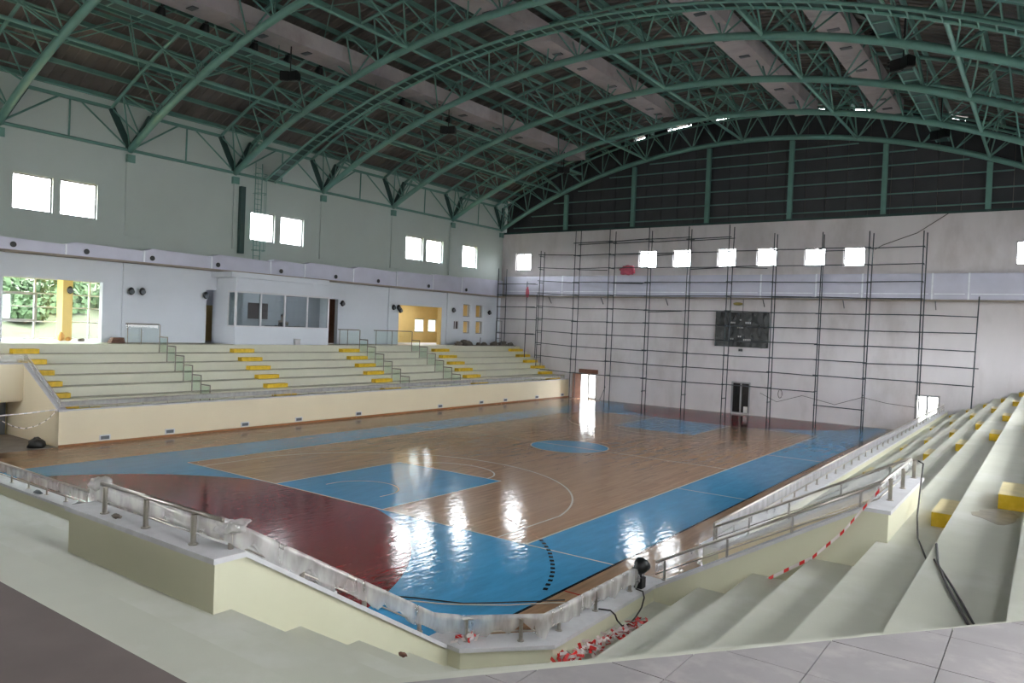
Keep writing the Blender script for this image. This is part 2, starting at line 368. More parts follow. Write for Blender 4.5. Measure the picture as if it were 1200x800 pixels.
# ------------------------------------------------------------------ roof trusses
TY = [-20.6, -14.2, -8.0, -1.6, 4.31, 10.39, 16.83, 23.2, 29.77, 36.2]
ORD = ['tenth', 'ninth', 'eighth', 'seventh', 'sixth', 'fifth', 'fourth', 'third', 'second', 'first']
DT = rad(2.5)
for ti, ty in enumerate(TY):
    if ti == 0: continue
    lab = {9: 'green arched roof truss along the top of the dark gable wall', 8: 'green arched roof truss next in front of the one on the gable', 7: 'green arched roof truss, third counting out from the dark gable',
           6: 'green arched roof truss, fourth counting out from the dark gable', 5: 'green arched roof truss landing just left of the wall ladder', 4: 'green arched roof truss landing right of the leftmost window pair',
           3: 'nearest green arched roof truss, landing at the left picture edge', 2: 'green arched roof truss overhead in the top left corner', 1: 'green arched roof truss nearest above the camera'}[ti]
    t = thing('roof_truss', lab, 'truss', (0, ty, CZ + RB), 'green arched roof trusses')
    tube('bottom_chord', [arc(RB, rad(-29.03 + 58.06 * i / 48), ty) for i in range(49)], 0.17, 'green', t, 10)
    near = ti <= 8
    offs = (-1.0, 1.0) if ti < 9 else (-1.0, 0.15)
    for dy in offs:
        tube('top_chord', [arc(RT, rad(-27.85 + 55.7 * i / 40), ty + dy) for i in range(41)], 0.085, 'green', t, 6)
    for k in range(-11, 12):
        b = arc(RB, k * DT, ty)
        for s in (-0.5, 0.5):
            if abs(k + s) > 11: continue
            for dy in offs: pipe('web', b, arc(RT, (k + s) * DT, ty + dy), 0.042, 'green', t, 6)
    for k in range(-11, 11):
        pipe('top_lacing', arc(RT, (k + 0.5) * DT, ty + offs[0]), arc(RT, (k + 0.5) * DT, ty + offs[1]), 0.04, 'green', t, 6)
    for s in (-1, 1):
        ft = arc(RB, s * rad(29.0), ty)
        for dy in offs:
            e = arc(RT, s * rad(27.8), ty + dy)
            bar('end_post', ft, e, 0.16, 0.3, 'darkgreen', t); pipe('web', ft, arc(RT, s * 10.5 * DT, ty + dy), 0.042, 'green', t, 6)
            pipe('web', arc(RB, s * 11 * DT, ty), e, 0.042, 'green', t, 6)
        box('bearing_shoe', (ft.x - 0.16, ty - 0.2, 13.0), (ft.x + 0.16, ty + 0.2, 13.4), 'green', t)
# longitudinal bracing lines between the trusses
LLAB = {-29.0: 'green bracing line along the left eaves above the wall', -20.25: 'green bracing line between trusses, first in from left eaves', -9.8: 'green bracing line between trusses, second in from left eaves', 0.0: 'green bracing line along the crown of the arched roof',
        9.95: 'green bracing line between trusses, next right of the crown', 20.1: 'green bracing line between trusses, far right above the stand', 29.0: 'green bracing line along the right eaves'}
for deg, lab in LLAB.items():
    th = rad(deg); t = thing('roof_bracing', lab, 'bracing', arc(RB, th, 8), 'longitudinal roof bracing lines')
    eave = abs(deg) > 25
    for a, b in zip(TY[1:-1], TY[2:]):
        r = 0.085
        pipe('bottom_tube', arc(RB, th, a), arc(RB, th, b), r, 'green', t)
        top = (lambda yy: arc(RT, th * 27.8 / 29.0, yy)) if eave else (lambda yy: arc(RT + 0.05, th, yy))
        m0 = (a + b) / 2
        for q in (a, b): pass
        pipe('diagonal', arc(RB, th, a), top(m0 - 0.45), 0.045, 'green', t, 6); pipe('diagonal', arc(RB, th, b), top(m0 + 0.45), 0.045, 'green', t, 6)
        pipe('post', arc(RB, th, m0), top(m0), 0.045, 'green', t, 6)
        bar('top_rail', top(a + 0.9), top(b - 0.9), 0.1, 0.16, 'green', t)
# flat X bracing under the sheet in three end bays
for bi, (a, b) in enumerate(((-1.6, 4.31), (4.31, 10.39), (29.77, 36.2))):
    t = thing('cross_bracing', ['thin green X bracing under the roof sheet left of the wall ladder bay, nearest bay', 'thin green X bracing under the roof sheet in the bay left of the ladder', 'thin green X bracing under the roof sheet in the bay at the gable'][bi], 'bracing', arc(RT, 0, (a + b) / 2), 'roof X bracing')
    for d0, d1 in ((-24, -16), (-16, -8), (-8, 0), (0, 8), (8, 16), (16, 24)):
        pipe('brace', arc(RT + 0.1, rad(d0), a + 1), arc(RT + 0.1, rad(d1), b - 1), 0.03, 'green', t, 6)
        pipe('brace', arc(RT + 0.1, rad(d1), a + 1), arc(RT + 0.1, rad(d0), b - 1), 0.03, 'green', t, 6)

# ------------------------------------------------------------------ gable above the far wall
g = sempty('wall_gable', (0, YW, 13.4))
backp = [(-20.6, 13.3), (20.6, 13.3)] + [(arc(RS - 0.2, rad(27 - 54 * i / 40), 0).x, arc(RS - 0.2, rad(27 - 54 * i / 40), 0).z) for i in range(41)]
extrude('backing', backp, 'Y', YW + 0.55, YW + 0.6, 'gableback', g)
x = -20.6
ctop = lambda xx: CZ + math.sqrt((RS - 0.19) ** 2 - xx * xx)
while x < 20.55:
    x1 = min(x + 1.3, 20.6); e = 0.018
    V = [(x + e, YW + 0.46, 13.35), (x1 - e, YW + 0.46, 13.35), (x1 - e, YW + 0.46, min(ctop(x1 - e), ctop(x1 - e)) - 0.02), (x + e, YW + 0.46, ctop(x + e) - 0.02)]
    V += [(a, YW + 0.54, c) for a, b, c in V]
    mesh('cladding_panel', V, [(0, 1, 2, 3), (4, 5, 6, 7), (0, 1, 5, 4), (1, 2, 6, 5), (2, 3, 7, 6), (3, 0, 4, 7)], 'gable', g)
    x = x1
for i in range(-22, 23):     # closure blocks that leave slivers of daylight under the sheet
    if random.random() < 0.62 or abs(i) > 17:
        a = arc(RS - 0.12, rad(i * 1.2), YW + 0.5); bar('closure', a + Vector((-0.46, 0, 0.46 * math.tan(rad(i * 1.2)))), a + Vector((0.46, 0, -0.46 * math.tan(rad(i * 1.2)))), 0.2, 0.3, 'gable', g)
gf = thing('gable_frame', 'green posts and rails holding the dark gable cladding', 'frame', (0, YW + 0.1, 13.4))
for px in (-14.5, -8.5, -2.6, 3.2, 8.98, 14.6):
    top = CZ + math.sqrt((RB - 0.1) ** 2 - px * px)
    box('post', (px - 0.15, YW + 0.05, 13.42), (px + 0.15, YW + 0.3, top), 'green', gf)
for z in (13.85, 14.75, 15.7, 16.55, 17.4, 18.15):
    half = min(20.3, math.sqrt(max(0, (RB - 0.15) ** 2 - (z - CZ) ** 2)))
    e = [-half, -14.5, -8.5, -2.6, 3.2, 8.98, 14.6, half]
    e = sorted(v for v in e if -half <= v <= half)
    for a, b in zip(e, e[1:]):
        if b - a > 0.5: box('rail', (a + 0.12, YW + 0.26, z - 0.035), (b - 0.12, YW + 0.38, z + 0.035), 'green', gf)
struct(box('trim_1', (-20.6, YW - 0.02, 13.3), (20.6, YW + 0.45, 13.45), 'darkgreen'))

# ------------------------------------------------------------------ ducts hung in the roof
def roof_duct(lab, x0, x1, z, ya, yb, hang):
    t = thing('roof_duct', lab, 'duct', ((x0 + x1) / 2, (ya + yb) / 2, z), 'boxed ducts hung in the roof')
    y = ya; k = 0
    while y < yb - 0.1:
        y2 = min(y + 5.9, yb); box('duct_section', (x0, y + 0.01, z), (x1, y2 - 0.01, z + 0.75), 'roofduct', t)
        box('duct_flange', (x0 - 0.012, y2 - 0.03, z - 0.012), (x1 + 0.012, y2 + 0.03, z + 0.762), 'roofduct', t)
        for q in (0.3, 0.72):
            yy = y + q * (y2 - y); cx = (x0 + x1) / 2
            box('outlet_grille', (cx - 0.25, yy - 0.14, z - 0.035), (cx + 0.25, yy + 0.14, z + 0.01), 'grey', t)
        for xx in (x0 + 0.05, x1 - 0.05): pipe('hanger', (xx, y + 1, z + 0.7), (xx, y + 1, CZ + math.sqrt(RT ** 2 - xx * xx)), 0.02, 'grey', t, 6)
        y = y2
roof_duct('long pale boxed duct hung in the roof, nearest the left wall', -12.3, -10.85, 18.1, -14, 33.2, 1)
roof_duct('long pale boxed duct hung in the roof, second from the left wall', -4.0, -2.65, 19.55, -14, 30.3, 1)
roof_duct('long pale boxed duct hung in the roof, second from the right', 4.2, 5.5, 19.45, -6, 33.5, 1)
roof_duct('long pale boxed duct hung in the roof, rightmost one', 9.0, 10.25, 19.0, -6, 34, 1)

# ------------------------------------------------------------------ catwalks and wall ladder
def catwalk(lab, cx, z, ya, yb):
    t = thing('catwalk', lab, 'catwalk', (cx, (ya + yb) / 2, z))
    for s in (-0.32, 0.32): bar('stringer', (cx + s, ya, z), (cx + s, yb, z), 0.07, 0.16, 'green', t)
    box('mesh_deck', (cx - 0.3, ya, z - 0.06), (cx + 0.3, yb, z - 0.04), 'darkgreen', t)
    y = ya + 0.5
    while y < yb: bar('rung', (cx - 0.3, y, z - 0.08), (cx + 0.3, y, z - 0.08), 0.06, 0.05, 'green', t); y += 1.25
    y = ya + 2
    while y < yb:
        for s in (-0.32, 0.32): pipe('hanger', (cx + s, y, z), (cx + s, y, CZ + math.sqrt(RT ** 2 - (cx + s) ** 2)), 0.02, 'green', t, 6)
        y += 6.2
catwalk('long green catwalk running along the roof on the left side', -12.2, 17.35, -14, 34.5)
catwalk('long green catwalk running along the roof on the right side', 12.3, 17.35, -8, 35)
t = thing('arched_catwalk', 'green arched ladder catwalk climbing over the roof from the wall ladder', 'catwalk', (0, 12.65, CZ + RB))
for s in (-0.33, 0.33): tube('stringer', [arc(RB + 0.02 - 0.25, rad(-28.8 + 57.6 * i / 48), 12.62 + s) for i in range(49)], 0.07, 'green', t, 6)
V = []; Fc = []
for i in range(49):
    th = rad(-28.8 + 57.6 * i / 48); V += [arc(RB - 0.2, th, 12.32), arc(RB - 0.2, th, 12.92)]
    if i: Fc.append((2 * i - 2, 2 * i - 1, 2 * i + 1, 2 * i))
mesh('mesh_deck', V, Fc, 'darkgreen', t)
for i in range(-38, 39): pipe('rung', arc(RB - 0.27, rad(i * 0.75), 12.3), arc(RB - 0.27, rad(i * 0.75), 12.95), 0.03, 'green', t, 6)
t = thing('caged_ladder', 'green caged ladder on the left wall beside the second window pair', 'ladder', (-20.2, 11.5, 8))
for yy in (11.45, 11.9): pipe('rail', (-20.15, yy, 7.95), (-20.15, yy, 14.4), 0.028, 'green', t)
z = 8.1
while z < 14.2: pipe('rung', (-20.15, 11.45, z), (-20.15, 11.9, z), 0.016, 'green', t, 6); z += 0.3
for z in (9.3, 10.4, 11.5, 12.6, 13.7):
    tube('hoop', [(-20.15 + 0.62 * sin(pi * i / 10), 11.675 - 0.36 * cos(pi * i / 10), z) for i in range(11)], 0.02, 'green', t, 6)
for a in (2, 5, 8): pipe('cage_bar', (-20.15 + 0.62 * sin(pi * a / 10), 11.675 - 0.36 * cos(pi * a / 10), 9.3), (-20.15 + 0.62 * sin(pi * a / 10), 11.675 - 0.36 * cos(pi * a / 10), 13.7), 0.016, 'green', t, 6)
t = tag(box('steel_column', (XW + 0.1, 10.62, 9.05), (XW + 0.35, 10.92, 12.9), 'darkgreen'), 'dark steel column on the left wall beside the caged ladder', 'column')

# ------------------------------------------------------------------ loudspeakers and spotlights in the roof
def loudspeaker(lab, p, yaw, s=0.75):
    t = thing('loudspeaker', lab, 'loudspeaker', p, 'black loudspeakers hung in the roof')
    x, y, z = p
    bm = bmesh.new(); bmesh.ops.create_cube(bm, size=1)
    for v in bm.verts:
        v.co.x *= 0.62 * s * (1.0 if v.co.y < 0 else 0.72); v.co.y *= 0.5 * s; v.co.z *= 0.62 * s * (1 if v.co.y < 0 else 0.8)
    bmesh.ops.bevel(bm, geom=bm.edges[:], offset=0.04 * s, segments=2, affect='EDGES')
    me = bpy.data.meshes.new('cabinet'); bm.to_mesh(me); bm.free(); me.materials.append(MT['blackp'])
    for dx in (-0.34 * s, 0.34 * s):
        o = link('cabinet', me, t); o.matrix_basis = Matrix.LocRotScale(Vector((x + dx * cos(yaw), y + dx * sin(yaw), z)), Matrix.Rotation(yaw + (0.25 if dx < 0 else -0.25), 3, 'Z').to_quaternion(), (1, 1, 1))
    pipe('hanger', (x, y, z + 0.2), (x, y, CZ + math.sqrt(RT ** 2 - x * x)), 0.03, 'blackp', t)
loudspeaker('black loudspeaker pair hung in the roof, leftmost one above the second window pair', (-11.5, 7.0, 16.7), 0.5)
loudspeaker('black loudspeaker pair hung in the roof, middle of the left row', (-11.1, 17.9, 16.7), 0.5)
loudspeaker('black loudspeaker pair in the dark roof corner near the gable', (-11.0, 30.5, 16.8), 0.5)
loudspeaker('black loudspeaker pair hung under the right catwalk, nearer one', (12.6, 18.4, 16.7), -0.6, 0.8)
loudspeaker('black loudspeaker pair hung under the right catwalk, by the gable', (12.6, 31.0, 16.75), -0.6, 0.8)
SPL = ['first', 'second', 'third', 'fourth', 'fifth', 'sixth', 'seventh', 'eighth', 'ninth']
def spot(lab, p, grp):
    t = thing('spotlight', lab, 'spotlight', p, grp); x, y, z = p
    pipe('hanger', (x, y, z), (x, y, z + 0.6), 0.02, 'blackp', t, 6)
    bm = bmesh.new(); bmesh.ops.create_cone(bm, cap_ends=True, segments=12, radius1=0.24, radius2=0.12, depth=0.3)
    me = bpy.data.meshes.new('housing'); bm.to_mesh(me); bm.free(); me.materials.append(MT['blackp'])
    o = link('housing', me, t); o.matrix_basis = Matrix.LocRotScale(Vector((x, y, z - 0.1)), Matrix.Rotation(0.5, 3, 'Y').to_quaternion(), (1, 1, 1))
    box('bracket', (x - 0.2, y - 0.03, z + 0.05), (x + 0.2, y + 0.03, z + 0.1), 'blackp', t)
for i, yy in enumerate((0.7, 2.7, 5.2, 7.1, 9.0, 13.6, 15.0, 19.1, 21.3)):
    spot('small black spotlight along the left roof duct, %s counting from the picture top' % SPL[i], (-12.62, yy + 0.6, 18.05), 'spotlights along the left roof duct')
for i, yy in enumerate((14.9, 17.4, 21.5)):
    spot('small black spotlight left of the right catwalk, %s counting from the picture top' % SPL[i], (11.68, yy, 17.8), 'spotlights along the right catwalk')

# ------------------------------------------------------------------ ventilation ducts along the left and far walls
t = thing('wall_duct', 'pale steel ventilation duct with round nozzles along the left wall', 'duct', (XW + 0.3, 15, 8))
jy = [-8, -3.2, 1.16, 4.95, 8.78, 12.67, 15.2, 19.24, 23.36, 27.2, 30.63, 36.0]
def dtop(y): return 8.42 + max(0, (y + 1.5)) * 0.0235 if y > -1.5 else 8.42
for i, (a, b) in enumerate(zip(jy, jy[1:])):
    za, zb = dtop(a), dtop(b); hump = 0.1 if i < 8 else 0.03
    Y5 = [a, a + 0.12 * (b - a), b]; Z5 = [za + 0.02, za + hump + 0.06, zb + 0.0]
    V = []
    for yy, zz in zip(Y5, Z5): V += [(XW + 0.02, yy, 8.02), (XW + 0.5, yy, 8.0), (XW + 0.5, yy, zz), (XW + 0.02, yy, zz)]
    Fc = [(0, 1, 2, 3), (8, 9, 10, 11)] + [(4 * s + k, 4 * s + (k + 1) % 4, 4 * s + 4 + (k + 1) % 4, 4 * s + 4 + k) for s in (0, 1) for k in range(4)]
    mesh('duct_section', V, Fc, 'duct', t)
    box('joint_flange', (XW + 0.02, b - 0.04, 7.99), (XW + 0.53, b + 0.04, zb + 0.02), 'ductjoint', t)
for yy in (-1.08, 2.09, 5.37, 9.16, 13.41, 17.7, 21.52, 26.72, 31.17):
    n = pipe('nozzle', (XW + 0.48, yy, 8.24), (XW + 0.56, yy, 8.24), 0.13, 'blackp', t, 14); pipe('nozzle_ring', (XW + 0.48, yy, 8.24), (XW + 0.53, yy, 8.24), 0.17, 'duct', t, 14)
t = thing('wall_duct', 'tall pale steel ventilation duct across the far wall behind the scaffold', 'duct', (0, YW - 0.3, 8))
jx = [-20.0, -14.2, -9.4, -3.6, 1.7, 5.3, 8.1, 12.0, 13.9, 20.4]
for a, b in zip(jx, jx[1:]):
    box('duct_section', (a, YW - 0.4, 8.12), (b - 0.03, YW - 0.01, 9.68), 'duct', t)
    box('joint_flange', (b - 0.06, YW - 0.43, 8.1), (b + 0.03, YW - 0.01, 9.7), 'ductjoint', t)
    box('seam_strip', (a + 0.1, YW - 0.41, 8.42), (b - 0.2, YW - 0.4, 8.47), 'ductjoint', t)
struct(box('trim_2', (XW, -20, 7.9), (XW + 0.56, YW - 0.1, 8.0), 'concrete')); struct(box('trim_3', (XW + 0.5, YW - 0.5, 8.0), (RW, YW, 8.1), 'concrete'))
t = thing('bracket_row', 'small dark steel brackets under the far wall ledge', 'bracket', (0, YW - 0.3, 7.7))
for xx in (-15.4, -10.6, -5.2, 1.9, 7.0, 12.2, 17.0): bar('bracket', (xx, YW - 0.5, 8.0), (xx, YW - 0.05, 7.5), 0.05, 0.05, 'grey', t)

# ------------------------------------------------------------------ lobby behind the left openings
lob = sempty('wall_lobby', (-23, 0, 3.85))
struct(box('floor_lobby', (-24.6, -10, 3.5), (XW, 36.5, 3.84), 'coping'))
box('lobby_ceiling', (-25.4, -10, 6.95), (XW - 0.3, 7.5, 7.1), 'wall_warm', lob)
box('lobby_side', (-24.3, 6.6, 3.84), (XW - 0.3, 6.8, 6.95), 'wall_warm', lob)
box('yellow_side', (-25.2, 34.6, 3.84), (XW - 0.3, 34.8, 7.3), 'wall_warm', lob); box('yellow_side', (-25.2, 21.5, 3.84), (XW - 0.3, 21.7, 7.3), 'wall_warm', lob)
box('lobby_ceiling', (-25.2, 21.5, 7.3), (XW - 0.3, 34.8, 7.45), 'wall_warm', lob); box('lobby_slab', (-25.4, 21.5, 3.5), (-24.0, 34.8, 3.84), 'coping', lob)
YR = [(30.64, 31.8, 4.7, 5.82), (32.3, 33.33, 4.72, 5.83)]
wall_holes('yellow_back_wall', 'X', -25.0, -25.2, (21.5, 34.8), (3.84, 7.45), YR, 'wall_warm', lob)
for r in YR: window('X', -25.0, r, inset=0.05)
col = struct(box('trim_4', (-23.4, 2.25, 3.84), (-22.75, 2.72, 6.95), 'wall_warm'))
# curtain wall
cw = sempty('window_90', (-24.0, -2, 3.85))
ms = [-9.5, -7.8, -6.1, -4.4, -2.7, -1.4, -0.1, 1.45, 2.6, 4.12, 5.4, 6.6]; hz = [3.88, 4.75, 5.5, 6.18, 6.93]
for v in ms: box('mullion', (-24.06, v - 0.035, 3.85), (-23.94, v + 0.035, 6.95), 'white', cw)
for v in hz: box('transom', (-24.05, -9.5, v - 0.03), (-23.95, 6.6, v + 0.03), 'white', cw)
for a, b in zip(ms, ms[1:]):
    for c, d in zip(hz, hz[1:]): box('pane', (-24.01, a + 0.035, c + 0.03), (-24.0, b - 0.035, d - 0.03), 'curtainglass', cw)
for lo, hi in (((-23.94, -2.7, 6.08), (-23.86, 1.5, 6.2)), ((-23.94, -2.7, 4.75), (-23.86, 1.5, 4.86)), ((-23.94, 1.4, 4.75), (-23.86, 1.52, 6.2)), ((-23.94, -2.7, 4.75), (-23.86, -2.58, 6.2))): box('sash_frame', lo, hi, 'alu', cw)
# small yellow openings and the dark panel beside the corner
for r in SMALL[:4]: window('X', XW, r, inset=0.1, t=0.06)
window('X', XW, SMALL[4], inset=0.03, pane='panel', frame='white', cross=True)
# frames of the openings
for r, m in ((OPEN_L[0], 'wall_left'), (OPEN_L[1], 'wall_warm')):
    o = struct(box('trim_5', (XW - 0.31, r[1] - 0.02, 3.85), (XW + 0.01, r[1] + 0.1, r[3]), m))

# hillside seen through the curtain wall
V = []; Fc = []; n = 40
for i in range(n + 1):
    for j in range(n + 1):
        xx = -26 - 60 * i / n; yy = -40 + 110 * j / n
        zz = 1.6 + max(0, -xx - 28) * 0.16 + 0.5 * noise.noise(Vector((xx * 0.15, yy * 0.15, 0))) * 2
        V.append((xx, yy, zz))
        if i and j: a = i * (n + 1) + j; Fc.append((a, a - 1, a - n - 2, a - n - 1))
struct(mesh('ground_hillside', V, Fc, 'grass', smooth=True))
def bush(lab, x, y, r, h):
    z = 1.6 + max(0, -x - 28) * 0.16
    random.seed(int(x * 31 + y * 17)); V = []; Fc = []
    for k in range(420):
        d = Vector((random.gauss(0, 1), random.gauss(0, 1), random.gauss(0, 1))).normalized(); d.z = abs(d.z) * 1.0
        rr_ = r * (0.65 + 0.4 * random.random()) * (1 + 0.35 * noise.noise(d * 2 + Vector((x, y, 0))))
        c = Vector((x, y, z)) + Vector((d.x * rr_, d.y * rr_, d.z * h * rr_ / r)); s = 0.32
        a = Vector((random.gauss(0, 1), random.gauss(0, 1), random.gauss(0, 1))).normalized() * s; b = a.cross(d).normalized() * s * 0.7
        i0 = len(V); V += [c - a, c + b, c + a, c - b]; Fc.append((i0, i0 + 1, i0 + 2, i0 + 3))
    t = thing('bush', lab, 'bush', (x, y, z - 0.3), 'bushes on the hillside')
    mesh('foliage', V, Fc, 'leaf', t, recalc=False); pipe('stem', (x, y, z - 0.4), (x, y, z + h * 0.5), 0.12, 'brown', t)
for i, (x, y, r, h) in enumerate([(-52, 8.5, 2.3, 3.2), (-54, 11.5, 2.4, 3.6), (-50, 14.2, 1.7, 2.6), (-55, 16.5, 2.6, 3.4), (-53, 20, 2.0, 3.0), (-47, 10.2, 1.4, 1.7), (-56, 23.5, 2.5, 3.4)]):
    bush(['green bush on the hillside behind the big sash', 'tallest green bush on the hillside behind the sash corner', 'small round bush outside, beside the yellow column', 'broad dark bush outside, left of the yellow column', 'green bush outside, right of the yellow column', 'low pale bush in the dry grass outside the glazing', 'green bush outside, rightmost behind the glazing'][i], x, y, r, h)

# ------------------------------------------------------------------ control room
cr_ = thing('control_room', 'white projecting control room with a glazed front on the left concourse', 'booth', (-19.7, 12.8, 3.85))
XF = -18.8
box('low_wall', (XF - 0.15, 9.5, 3.85), (XF, 16.15, 4.84), 'wall_left', cr_)
box('upper_wall', (XW + 0.0, 9.5, 6.83), (XF, 16.15, 7.55), 'wall_left', cr_)
box('roof_slab', (XW + 0.0, 9.1, 7.56), (XF + 0.1, 16.0, 7.86), 'wall_left', cr_)
box('side_wall', (XW - .3, 9.5, 3.85), (XF - .15, 9.62, 4.84), 'wall_left', cr_); box('side_wall', (XW - .3, 9.5, 4.84), (XF - 0.75, 9.62, 6.83), 'wall_left', cr_); box('partition', (XW - .4, 9.5, 3.85), (XW - .3, 10.85, 7.3), 'wall_left', cr_); box('partition', (-22.9, 10.75, 3.85), (XW - .4, 10.85, 7.3), 'wall_left', cr_)
box('side_wall', (-23.0, 16.03, 3.85), (XF, 16.15, 4.84), 'wall_left', cr_); box('side_wall', (-23.0, 16.03, 3.85), (XF - 0.75, 16.15, 6.83), 'wall_left', cr_)
box('back_wall', (-23.0, 8.82, 3.85), (-22.9, 16.03, 7.3), 'wall_left', cr_); box('ceiling_board', (-23, 9.62, 7.3), (XW - 0.3, 16.03, 7.35), 'wall_left', cr_)
box('floor_board', (-23, 9.62, 3.84), (XF - 0.15, 16.03, 3.9), 'concrete', cr_)
for v in (9.53, 11.15, 12.8, 14.45, 16.1):
    box('window_mullion', (XF - 0.12, v - 0.05, 4.84), (XF + 0.0, v + 0.05, 6.83), 'white', cr_)
for z in (4.87, 6.78): box('window_rail', (XF - 0.12, 9.58, z - 0.04), (XF, 16.05, z + 0.04), 'white', cr_)
for a, b in zip((9.53, 11.15, 12.8, 14.45), (11.15, 12.8, 14.45, 16.1)): box('window_pane', (XF - 0.07, a + 0.05, 4.91), (XF - 0.06, b - 0.05, 6.74), 'roomglass', cr_)
box('window_pane', (XF - 0.72, 9.55, 4.91), (XF - 0.12, 9.56, 6.74), 'roomglass', cr_); box('window_mullion', (XF - 0.78, 9.5, 4.84), (XF - 0.7, 9.6, 6.83), 'white', cr_)
for z in (4.87, 6.78): box('window_rail', (XF - 0.72, 9.5, z - 0.04), (XF - 0.1, 9.58, z + 0.04), 'white', cr_)
d = tag(box('wall_screen', (-22.88, 13.15, 5.3), (-22.84, 14.6, 6.3), 'panel'), 'dark square panel on the back wall inside the control room', 'panel')
t = thing('desk', 'dark desk with equipment inside the control room window', 'desk', (-19.5, 13.5, 3.9))
box('tabletop', (-19.85, 12.2, 4.88), (-19.1, 14.6, 4.94), 'blackp', t)
for yy in (12.3, 14.5):
    for xx in (-19.75, -19.2): box('leg', (xx - 0.03, yy - 0.03, 3.9), (xx + 0.03, yy + 0.03, 4.88), 'blackp', t)
t = thing('laptop', 'black laptop open on the control room desk', 'laptop', (-19.5, 13.2, 4.94))
box('base', (-19.7, 12.8, 4.94), (-19.4, 13.3, 4.97), 'blackp', t); bar('screen', (-19.4, 13.05, 4.97), (-19.33, 13.05, 5.16), 0.5, 0.02, 'blackp', t)
def skin_body(name, joints, edges, radii, m, parent):
    me = bpy.data.meshes.new(name); me.from_pydata(joints, edges, []); me.materials.append(MT[m])
    o = link(name, me, parent); md = o.modifiers.new('skin', 'SKIN'); md.use_smooth_shade = True
    for i, r in enumerate(radii): me.skin_vertices[0].data[i].radius = (r, r)
    me.skin_vertices[0].data[0].use_root = True
    o.modifiers.new('sub', 'SUBSURF').levels = 1; o.modifiers['sub'].render_levels = 2
    return o
t = thing('person', 'person in a pale shirt sitting at the control room desk', 'person', (-20.2, 13.8, 3.9))
bx, by, bz = -20.25, 13.72, 4.7
J = [(bx, by, bz), (bx + .03, by, bz + .25), (bx + .08, by - .03, bz + .5), (bx + .1, by - .05, bz + .62), (bx + .13, by - .07, bz + .74), (bx + .15, by - .08, bz + .86),
     (bx + .08, by - .24, bz + .5), (bx + .18, by - .32, bz + .28), (bx + .42, by - .3, bz + .5), (bx + .08, by + .2, bz + .5), (bx + .2, by + .26, bz + .28), (bx + .46, by + .1, bz + .5),
     (bx + .05, by - .12, bz), (bx + .48, by - .15, bz + .02), (bx + .5, by - .15, bz - .46), (bx + .05, by + .12, bz), (bx + .48, by + .15, bz + .02), (bx + .5, by + .15, bz - .46)]
Ed = [(0, 1), (1, 2), (2, 3), (3, 4), (4, 5), (2, 6), (6, 7), (7, 8), (2, 9), (9, 10), (10, 11), (0, 12), (12, 13), (13, 14), (0, 15), (15, 16), (16, 17)]
skin_body('body', J, Ed, [.15, .14, .15, .06, .09, .09, .07, .05, .04, .07, .05, .04, .1, .08, .05, .1, .08, .05], 'shirt', t)
def blob(name, c, s, m, parent, seg=14, jitter=0.0, sd=0):
    bm = bmesh.new(); bmesh.ops.create_uvsphere(bm, u_segments=seg, v_segments=seg // 2 + 2, radius=1)
    for v in bm.verts:
        k = 1 + jitter * noise.noise(v.co * 2.2 + Vector((sd, sd * 2, 0))); v.co = Vector((v.co.x * s[0] * k, v.co.y * s[1] * k, v.co.z * s[2] * k))
    for f in bm.faces: f.smooth = True
    me = bpy.data.meshes.new(name); bm.to_mesh(me); bm.free(); me.materials.append(MT[m])
    o = link(name, me, parent); o.matrix_basis = Matrix.Translation(c); return o
blob('head', (bx + .15, by - .08, bz + .82), (.085, .075, .115), 'skin', t); blob('hair', (bx + .125, by - .075, bz + .87), (.095, .085, .095), 'hair', t)
t = thing('stool', 'dark stool under the person in the control room', 'stool', (bx, by, 3.9))
box('seat', (bx - .2, by - .2, 4.49), (bx + .2, by + .2, 4.55), 'blackp', t)
for a in (-.16, .16):
    for b in (-.16, .16): box('leg', (bx + a - .02, by + b - .02, 3.9), (bx + a + .02, by + b + .02, 4.49), 'blackp', t)
# doors inside the two passages beside the control room
def leaf(n, lab, lo, hi):
    o = sempty(n, ((lo[0] + hi[0]) / 2, lo[1], lo[2])); box('door_leaf', lo, hi, 'doorwood', o)
    for q in (0.25, 0.65): box('door_panel', (hi[0], lo[1] + 0.08, lo[2] + q * 2 - 0.1), (hi[0] + 0.015, hi[1] - 0.08, lo[2] + q * 2 + 0.6), 'doorwood', o)
    blob('handle', (hi[0] + 0.05, lo[1] + 0.1, lo[2] + 1.0), (0.03, 0.05, 0.03), 'steel', o)
leaf('door_4', '', (-22.89, 10.05, 3.85), (-22.83, 10.68, 6.0)); leaf('door_5', '', (-22.5, 17.0, 3.85), (-22.44, 18.3, 6.4))
box('passage_wall', (-23, 8.7, 3.85), (XW - .3, 8.82, 7.3), 'wall_left', lob); pass
box('passage_wall', (-23, 18.5, 3.85), (XW - .3, 18.62, 7.3), 'brown', lob); box('passage_wall', (-23.05, 16.15, 3.85), (-22.95, 18.6, 7.3), 'brown', lob)
box('passage_ceiling', (-23, 8.7, 7.3), (XW - .3, 18.6, 7.4), 'wall_left', lob)

